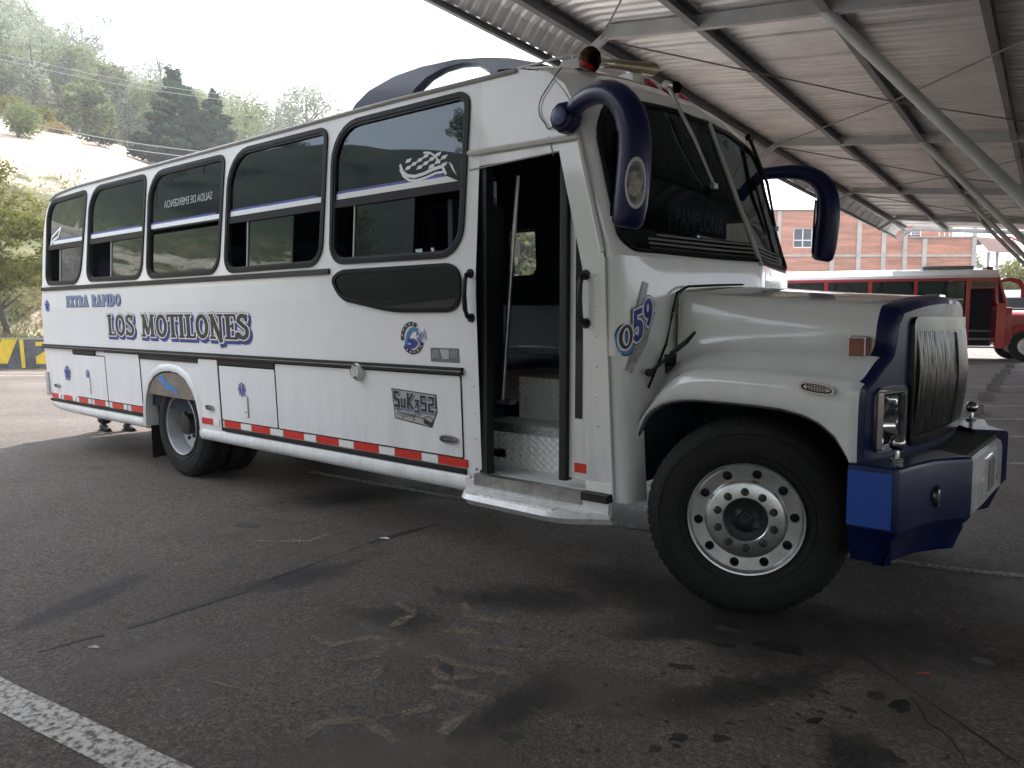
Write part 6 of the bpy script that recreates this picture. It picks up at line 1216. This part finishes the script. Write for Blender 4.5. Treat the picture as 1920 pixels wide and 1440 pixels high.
# dry grass on the bank
mb = MB(); rnd = random.Random(8)
for i in range(15000):
    r = rnd.uniform(-27,-10); d = 24.5 + abs(rnd.gauss(0, 7)); z, _ = terr(r, d); z = max(z, .94)
    if d > 27 and noise.noise(Vector((r * .25, d * .25, 3))) < -.12: continue
    p = site(r, d, z - .02); a = rnd.uniform(0, 6.28); h_ = rnd.uniform(.08,.30); w_ = rnd.uniform(.015,.04); c, s = math.cos(a) * w_, math.sin(a) * w_; l_ = Vector((rnd.uniform(-.15,.15), rnd.uniform(-.15,.15), h_))
    mb.add([p + Vector((c, s, 0)), p - Vector((c, s, 0)), p + l_], [(0,1,2)], 0 if rnd.random() < (.75 if d < 27 else .3) else 1)
part(mb, 'grass', [LEAF[0], LEAF[4]], None, None, kind='stuff')
mb = MB()
for i in range(9000):
    r = rnd.uniform(-30,-12); d = rnd.uniform(29, 40); z, _ = terr(r, d); q = noise.noise(Vector((r * .3, d * .3, 9)))
    if q < -.05: continue
    p = site(r, d, z + rnd.uniform(0, .9) * (q + .3)); v = Vector((rnd.gauss(0,1), rnd.gauss(0,1), rnd.gauss(0,1))).normalized(); u = v.cross(Vector((.3,.2,1))).normalized(); s = rnd.uniform(.05,.13); mb.add([p - v * s, p + u * s * .5, p + v * s, p - u * s * .5], [(0,1,2,3)], 0 if rnd.random() < .5 else 1)
part(mb, 'undergrowth', [LEAF[0], LEAF[4]], None, None, kind='stuff')
# overhead cables on two poles
pole = thing('utility_pole', 'thin concrete utility pole carrying cables across the slope beyond the left edge', 'pole', tuple(site(-42, 50, 6)), keep=False)
mb = MB(); mb.tube([(0,0,-6),(0,0,11)], [.16,.10], 10); link('pole_shaft', mb.mesh('pole_shaft', CONC, 50), pole); mb = MB(); mb.box((-.8,-.05,9.9),(.8,.05,10.0)); link('crossarm', mb.mesh('crossarm', CONC), pole)
for (p0, e0), (p1, e1), nm in (((-60,222),(470,312),'lower of the two thick cables sagging across the bare slope'),((-60,212),(520,305),'upper of the two thick cables sagging across the bare slope'),((-60,98),(560,205),'highest faint cable crossing in front of the wood'),((-60,108),(560,214),'second faint cable crossing in front of the wood')):
    d = 52; a = site((p0 - 960) / 1440 * d, d, 1.57 + (597 - e0) / 1440 * d); b = site((p1 - 960) / 1440 * (d + 4), d + 4, 1.57 + (597 - e1) / 1440 * (d + 4)); P = [a.lerp(b, i / 12) - Vector((0, 0, .5 * math.sin(math.pi * i / 12))) for i in range(13)]
    mb = MB(); mb.tube(P, .028 if 'thick' in nm else .018, 5); tagged(mb, 'overhead_cable', mat('pale_cable', (.30,.31,.31), .6), nm, 'cable', group='overhead cables on the left')

# ================================================================== person behind the bus
person = thing('person', 'person in dark trousers and brown shoes walking behind the tail of the white bus', 'person', (-9.55, 1.02, 0), keep=False)
sk = bpy.data.meshes.new('body'); J = {'pel':(0,0,.95),'chest':(0,.0,1.30),'neck':(0,0,1.48),'head':(.02,0,1.66),'rh':(0,-.10,.92),'rk':(.08,-.11,.50),'ra':(-.02,-.115,.09),'lh':(0,.10,.92),'lk':(.14,.11,.52),'la':(.20,.115,.09),'rs':(0,-.19,1.42),'re':(-.06,-.24,1.14),'rw':(.04,-.25,.90),'ls':(0,.19,1.42),'le':(-.02,.24,1.14),'lw':(.14,.24,.93),'top':(.02,0,1.76)}
nm = list(J); ed = [('pel','chest'),('chest','neck'),('neck','head'),('head','top'),('pel','rh'),('rh','rk'),('rk','ra'),('pel','lh'),('lh','lk'),('lk','la'),('chest','rs'),('rs','re'),('re','rw'),('chest','ls'),('ls','le'),('le','lw')]
sk.from_pydata([J[a] for a in nm], [(nm.index(a), nm.index(b)) for a, b in ed], []); ob = bpy.data.objects.new('body', sk); COL.objects.link(ob)
md = ob.modifiers.new('s', 'SKIN'); rad = {'pel':.15,'chest':.16,'neck':.055,'head':.095,'top':.07,'rh':.11,'rk':.11,'ra':.10,'lh':.11,'lk':.11,'la':.10,'rs':.065,'re':.045,'rw':.032,'ls':.065,'le':.045,'lw':.032}
for i, a in enumerate(nm): sk.skin_vertices[0].data[i].radius = (rad[a], rad[a])
sk.skin_vertices[0].data[0].use_root = True; ob.modifiers.new('u', 'SUBSURF').levels = 2
dg = bpy.context.evaluated_depsgraph_get(); bm_ = bpy.data.meshes.new_from_object(ob.evaluated_get(dg)); bpy.data.objects.remove(ob)
bm_.materials.clear(); [bm_.materials.append(m) for m in (mat('dark_trousers', (.018,.02,.035), .85), mat('grey_shirt', (.25,.26,.28), .85), mat('skin', (.35,.20,.13), .55), mat('hair', (.015,.012,.01), .8))]
for p in bm_.polygons: z = p.center.z; hand = abs(p.center.y) > .2 and z < 1.0; p.material_index = 3 if z > 1.70 else 2 if (z > 1.47 or hand) else 1 if z > .97 else 0; p.use_smooth = True
link('body', bm_, person)
for x, y in ((-.02,-.115),(.20,.115)):
    mb = MB(); mb.tube([(x - .08,y,.05),(x - .04,y,.055),(x + .04,y,.05),(x + .12,y,.035),(x + .17,y,.03)], [.035,.045,.045,.045,.025], 10, ry=[.045,.05,.045,.032,.022]); mb.box((x - .11,y - .04,.0),(x + .17,y + .04,.018)); link('shoe', mb.mesh('shoe', mat('brown_shoe', (.02,.015,.012), .8), 40), person)

# ================================================================== RIGHT: red bus, building, sheds
def simple_bus(name, label, loc, rz, body, roofc, door=True, lettering=None):
    t = thing(name, label, 'bus', loc, None, keep=False, rz=rz); B = lambda a, b, n, m, par=t, bev=0: link(n, (lambda q: (q.box(a, b), q.mesh(n, m, 40, bev))[1])(MB()), par)
    body_ = MB(); pr = [(0,.45),(0,1.9),(.07,2.95),(.30,3.16),(1.25,3.26),(2.2,3.16),(2.43,2.95),(2.5,1.9),(2.5,.45)]
    def sec(mb, xs, prof): 
        k = len(prof); mb.add([(x, y, z) for x in xs for y, z in prof], [(i * k + j, (i + 1) * k + j, (i + 1) * k + j + 1, i * k + j + 1) for i in range(len(xs) - 1) for j in range(k - 1)] + [tuple(range(k)), tuple((len(xs) - 1) * k + j for j in range(k))])
    sec(body_, [-9.4,-1.85], [(0,.45),(0,1.55),(2.5,1.55),(2.5,.45)]); link('lower_body', body_.mesh('lower_body', body, 40), t)
    m2 = MB(); sec(m2, [-9.4,-.95], [(.06,2.88),(.07,2.98),(.30,3.16),(1.25,3.26),(2.2,3.16),(2.43,2.98),(2.44,2.88)]); link('roof', m2.mesh('roof', roofc, 30), t)
    B((-9.4,.02,2.78),(-.95,2.48,2.88),'roof_band',body); B((-9.35,.12,1.0),(-1.9,2.38,1.6),'cabin_floor',NAVY)
    xs = [-9.4,-7.93,-6.46,-4.99,-3.52,-1.95]
    for a, b in zip(xs, xs[1:]):
        B((a + .06,.035,1.6),(b - .06,.05,2.76),'side_window',GLASSD); B((a + .06,2.45,1.6),(b - .06,2.465,2.76),'side_window',GLASSD); B((a + .06,.03,2.12),(b - .06,.036,2.16),'window_stripe',ALU)
    for a in xs[:-1]: B((a - .06,.0,1.55),(a + .06,.08,2.78),'window_pillar',body); B((a - .06,2.42,1.55),(a + .06,2.5,2.78),'window_pillar',body)
    # doorway and cab
    B((-1.95,0,.45),(-1.82,.1,2.8),'door_jamb',body); B((-1.0,0,.45),(-.72,.12,2.0),'front_post',body)
    m3 = MB(); m3.tube([(-1.0,.06,2.0),(-1.05,.06,2.8)], .05, 6); m3.tube([(-.72,.08,2.0),(-.95,.08,2.8)], .05, 6); m3.tube([(-.72,2.42,1.9),(-.95,2.42,2.8)], .06, 6); link('windscreen_post', m3.mesh('windscreen_post', body, 40), t)
    B((-1.82,0,2.5),(-1.0,.08,2.8),'door_header',body); B((-1.78,-.005,2.55),(-1.05,.0,2.74),'header_glass',GLASSD)
    for i in range(3): B((-1.8,.05 + .28 * i,.45 + .28 * i),(-1.0,.35 + .28 * i,.5 + .28 * i),'step',STEEL)
    B((-1.8,.9,.5),(-1.0,.95,2.7),'inner_partition',NAVY); B((-1.95,2.42,.45),(-.6,2.5,2.8),'driver_side',body)
    m4 = MB(); m4.add([(-.70,.14,1.85),(-.42,1.25,1.85),(-.70,2.36,1.85),(-.93,.16,2.76),(-.80,1.25,2.8),(-.93,2.34,2.76)], [(0,1,4,3),(1,2,5,4)]); link('windscreen', m4.mesh('windscreen', GLASSC), t)
    B((-.85,.12,.6),(-.5,2.38,1.85),'cowl',body,t,.05)
    m5 = MB(); sec(m5, [-.6,.1,.8], [(.42,.9),(.42,1.58),(.55,1.70),(1.25,1.76),(1.95,1.70),(2.08,1.58),(2.08,.9)]); link('bonnet', m5.mesh('bonnet', body, 40), t)
    for f in (0, 1):
        m6 = MB(); k = 12; V = []
        for i in range(k + 1):
            a = math.pi * i / k; c, s = math.cos(a), math.sin(a)
            for rr, y in ((.60,.13),(.74,.15),(.76,.45)): V.append((-c * rr, HW - y if f else y, .52 + s * rr))
        m6.add(V, [(i * 3 + j, i * 3 + 3 + j, i * 3 + 4 + j, i * 3 + 1 + j) for i in range(k) for j in range(2)]); link('wing', m6.mesh('wing', body, 50), t)
    B((.8,.55,.95),(.84,1.95,1.6),'grille',CHROME); B((.7,.1,.5),(.95,2.4,.85),'bumper',body,t,.04)
    for x, y in ((0,.13),(-6.3,.1),(0,2.37),(-6.3,2.4)):
        wh = bpy.data.objects.new('wheel', None); COL.objects.link(wh); wh.parent = t; wh.location = (x, y, .52); wh.rotation_euler = (0, 0, 0 if y < 1 else math.pi); link('tyre', TY, wh)
        m7 = MB(); m7.lathe([(.30,.0),(.27,.03),(.2,.03),(.19,.0),(.11,-.01),(.09,.02),(0,.02)], (0,0,0), 'y', 32); link('rim', m7.mesh('rim', ALU, 40), wh)
    m8 = MB(); m8.tube([(-.95,-.02,2.75),(-.7,-.15,2.80),(-.45,-.24,2.72),(-.3,-.26,2.5),(-.3,-.26,2.15)], [.05,.07,.09,.1,.08], 10); link('mirror', m8.mesh('mirror', body, 50), t)
    for i, y in enumerate((.4,.9,1.6,2.1)): B((-1.3,y - .08,3.14),(-1.1,y + .08,3.26),'roof_marker_lamp',AMBER)
    B((-3.2,.8,3.22),(-1.6,1.7,3.34),'roof_hatch',BEAM)
    return t
RB = mat('red_bus_paint', (.40,.012,.018), .3, coat=.6, noise_s=2, noise_amt=.2)
rb = simple_bus('red_bus', 'red conventional bus with white roof and open door beyond the canopy', (-1.85, 29.3, 0), R_(20.7), RB, WHITE); rb.scale = (1.05, 1.05, 1.05)
wbk = simple_bus('far_white_bus', 'white bus mostly hidden behind the front of the red bus', tuple(site(34.0, 44)), R_(12), WHITE, WHITE)
# brick building
bd = thing('brick_building', 'long two-storey orange brick building with concrete columns beyond the red bus', 'building', tuple(site(38, 66)), keep=True)
def brickmat():
    m = bpy.data.materials.new('orange_brick'); m.use_nodes = True; n = m.node_tree.nodes; l = m.node_tree.links.new; b = n['Principled BSDF']; b.inputs['Roughness'].default_value = .9
    at_ = n.new('ShaderNodeUVMap'); at_.uv_map = 'uv'; br = n.new('ShaderNodeTexBrick'); br.inputs['Scale'].default_value = 1; br.inputs['Brick Width'].default_value = .33; br.inputs['Row Height'].default_value = .11; br.inputs['Mortar Size'].default_value = .012
    br.inputs['Color1'].default_value = (.50,.19,.115,1); br.inputs['Color2'].default_value = (.40,.15,.095,1); br.inputs['Mortar'].default_value = (.42,.30,.24,1); l(at_.outputs[0], br.inputs['Vector'])
    nz = n.new('ShaderNodeTexNoise'); nz.inputs['Scale'].default_value = .35; nz.inputs['Detail'].default_value = 8; t = n.new('ShaderNodeTexCoord'); mp2 = n.new('ShaderNodeMapping'); mp2.inputs['Scale'].default_value = (1,1,9); l(t.outputs['Object'], mp2.inputs[0]); l(mp2.outputs[0], nz.inputs['Vector'])
    r = n.new('ShaderNodeValToRGB'); r.color_ramp.elements[0].position = .35; r.color_ramp.elements[1].position = .7; r.color_ramp.elements[0].color = (.75,.75,.75,1); r.color_ramp.elements[1].color = (1.25,1.2,1.15,1); l(nz.outputs[0], r.inputs[0])
    x = n.new('ShaderNodeMix'); x.data_type = 'RGBA'; x.blend_type = 'MULTIPLY'; x.inputs[0].default_value = 1; l(br.outputs[0], x.inputs[6]); l(r.outputs[0], x.inputs[7]); l(x.outputs[2], b.inputs['Base Color']); return m
BRICK = brickmat(); DB = 66.0
def brx(px): return (px - 960) / 1440 * DB
def bz(py): return 1.57 + (597 - py) / 1440 * DB
def bwall(x0, x1, z0, z1, dd, name, m, holes=()):
    """brick wall slab in the facade plane with recessed openings"""
    vs, tr = tess([[(x0,z0),(x1,z0),(x1,z1),(x0,z1)]] + [[(a,c),(b_,c),(b_,d_),(a,d_)] for a, b_, c, d_ in holes]); mb = MB(); k = len(vs)
    mb.add([site(v.x, DB + dd, v.y) for v in vs] + [site(v.x, DB + dd + .3, v.y) for v in vs], [tuple(t) for t in tr] + [tuple(k + i for i in t) for t in tr])
    idx = 0; loops = [4] + [4] * len(holes)
    for c in loops: mb.add([], []); [mb.f.append([idx + i, idx + (i + 1) % c, k + idx + (i + 1) % c, k + idx + i]) or mb.m.append(0) for i in range(c)]; idx += c
    me = mb.mesh(name, m); uv = me.uv_layers.new(name='uv')
    for lp in me.loops: co = me.vertices[lp.vertex_index].co - Vector((CAM.x, CAM.y, 0)); uv.data[lp.index].uv = (co.dot(RW) + co.dot(FH), co.z)
    return link(name, me, bd)
W1h = (brx(1481), brx(1517), bz(468), bz(431)); V1 = (brx(1713), brx(1750), bz(458), bz(425))
bwall(brx(1380), brx(1690), 0, bz(400), 0, 'brick_wall', BRICK, [W1h, (brx(1415), brx(1450), bz(468), bz(431))]); bwall(brx(1690.5), brx(1819), 0, bz(449), 0, 'brick_wall', BRICK); bwall(brx(1690.5), brx(1812), bz(449.5), bz(420), 3, 'brick_wall', BRICK, [V1])
bwall(brx(1380), brx(1690), bz(399.6), bz(397.5), -.15, 'parapet_cap', CONC); bwall(brx(1690.5), brx(1819), bz(449.5), bz(446.5), -.12, 'parapet_cap', CONC)
def bslab(x0, x1, z0, z1, dd, th, name, m): mb = MB(); V = [site(x, DB + d, z) for d in (dd, dd + th) for x, z in ((x0,z0),(x1,z0),(x1,z1),(x0,z1))]; mb.add(V, [(0,1,2,3),(4,5,6,7),(0,1,5,4),(1,2,6,5),(2,3,7,6),(3,0,4,7)]); return part(mb, name, m, bd)
PALE = mat('pale_concrete', (.50,.46,.42), .9, noise_s=1.2, noise_amt=.3)
for a, b_, zt in ((1401,1408,400),(1450,1457,400),(1549,1557,480),(1598,1606,400),(1644,1652,400),(1684,1691.5,423),(1720,1728,450),(1811.5,1819.5,425)): bslab(brx(a), brx(b_), 0, bz(zt) - .05, -.12, .115, 'concrete_column', PALE)
for a, b_ in ((1380,1401),(1408,1450),(1457,1549),(1557,1598),(1606,1644),(1652,1684),(1691.5,1720),(1728,1811.5)): bslab(brx(a), brx(b_), bz(484), bz(480), -.07, .065, 'concrete_band', PALE)
wdw = bslab(W1h[0], W1h[1], W1h[2], W1h[3], .16, .02, 'window', mat('dark_window', (.03,.035,.04), .1))
for a, b_, c, d_ in ((W1h[0], W1h[1], W1h[2], W1h[2] + .09), (W1h[0], W1h[1], W1h[3] - .09, W1h[3]), (W1h[0], W1h[1], W1h[2] + .62, W1h[2] + .70), (W1h[0], W1h[0] + .09, W1h[2], W1h[3]), (W1h[1] - .09, W1h[1], W1h[2], W1h[3]), ((W1h[0] + W1h[1]) / 2 - .04, (W1h[0] + W1h[1]) / 2 + .04, W1h[2], W1h[3])):
    mb = MB(); V = [site(x, DB + d, z) for d in (.08,.155) for x, z in ((a,c),(b_,c),(b_,d_),(a,d_))]; mb.add(V, [(0,1,2,3),(0,1,5,4),(1,2,6,5),(2,3,7,6),(3,0,4,7)]); part(mb, 'window_frame', PRINTW, wdw)
vt = bslab(V1[0], V1[1], V1[2], V1[3], 3.2, .02, 'louvred_vent', DARK)
for i in range(8):
    z = V1[2] + (V1[3] - V1[2]) * (i + .2) / 8; mb = MB(); V = [site(x, DB + 3 + d, z + e) for d, e in ((.0,0),(.12,.1)) for x in (V1[0], V1[1])] ; mb.add(V, [(0,1,3,2)]); part(mb, 'vent_louvre', PRINTW, vt)
for i in range(3):
    x = V1[0] + (V1[1] - V1[0]) * i / 2; bslab(x - .05, x + .05, V1[2], V1[3], 2.95, .04, 'vent_frame', PRINTW)
for k in range(7): bslab(brx(1752 + k * 9.5) - .03, brx(1752 + k * 9.5) + .03, bz(449), bz(449) + .6, .05, .05, 'railing_post', PRINTW)
bslab(brx(1752), brx(1812), bz(449) + .5, bz(449) + .56, .05, .05, 'railing_rail', PRINTW)
# building depth behind the facade
mb = MB(); V = [site(x, d, z) for d in (DB + .4, DB + 14) for x, z in ((brx(1380),0),(brx(1819),0),(brx(1819),bz(449) - .4),(brx(1380),bz(400) - .4))]; mb.add(V, [(4,5,6,7),(0,1,5,4),(1,2,6,5),(2,3,7,6),(3,0,4,7)]); part(mb, 'rear_volume', mat('plain_brick', (.40,.16,.10), .9, noise_s=1, noise_amt=.2), bd)
# shed with red trusses
sh_ = thing('open_shed', 'dark-roofed open shed with red steel trusses right of the brick building', 'shed', tuple(site(48, 74)), keep=True)
def sx(px): return (px - 960) / 1440 * 74
def sz(py): return 1.57 + (597 - py) / 1440 * 74
mb = MB(); mb.add([site(sx(1818), 74, sz(447)), site(sx(1890), 74, sz(453)), site(sx(1896), 86, sz(452)), site(sx(1818), 86, sz(447)), site(sx(1820), 72, sz(478)), site(sx(1886), 72, sz(482))], [(0,1,2,3),(0,1,5,4)]); part(mb, 'shed_roof', mat('rusty_roof', (.13,.06,.045), .8, noise_s=1, noise_amt=.5), sh_)
mb = MB(); zz_ = [(1821,448,0),(1848,462,0),(1850,452,0),(1884,466,0)]; mb.tube([site(sx(a), 71.6, sz(b)) for a, b, c in zz_], .10, 6); part(mb, 'steel_truss', mat('red_oxide', (.50,.10,.06), .6), sh_)
for px_ in (1826,1842,1880): mb = MB(); mb.tube([site(sx(px_), 72.5, 0), site(sx(px_), 72.5, sz(478))], .14, 8); part(mb, 'shed_post', CONC, sh_)
for i, (px_, d) in enumerate([(1872,58),(1893,57),(1914,59),(1935,60)]):
    r = (px_ - 960) / 1440 * d; bush('roadside_bush', ['dense yellow-green bush behind the red bus cab','yellow-green bush right of the first behind the red bus','yellow-green bush at the right edge behind the red bus','yellow-green bush beyond the right edge of the yard'][i], r, d, 3.4, 6.6, LEAF[3], 60 + i, 1800, .16)
for r_, d_, h_, lb in ((52,92,10,'dark distant tree behind the truss shed'),(60,90,9,'dark distant tree at the right edge')): make_tree('round_tree', lb, 'tree', h_, int(r_), tuple(site(r_, d_, 0)))

# ================================================================== thin haze over the far hillside
mb = MB(); mb.box((-720,-720,-1),(720,720,140)); hz = bpy.data.materials.new('haze'); hz.use_nodes = True; hz.node_tree.nodes.clear()
vo = hz.node_tree.nodes.new('ShaderNodeOutputMaterial'); pv = hz.node_tree.nodes.new('ShaderNodeVolumePrincipled'); pv.inputs['Color'].default_value = (.93,.95,1,1); pv.inputs['Density'].default_value = .0010; pv.inputs['Anisotropy'].default_value = .3
hz.node_tree.links.new(pv.outputs[0], vo.inputs['Volume']); part(mb, 'haze', hz, None, None, kind='stuff')
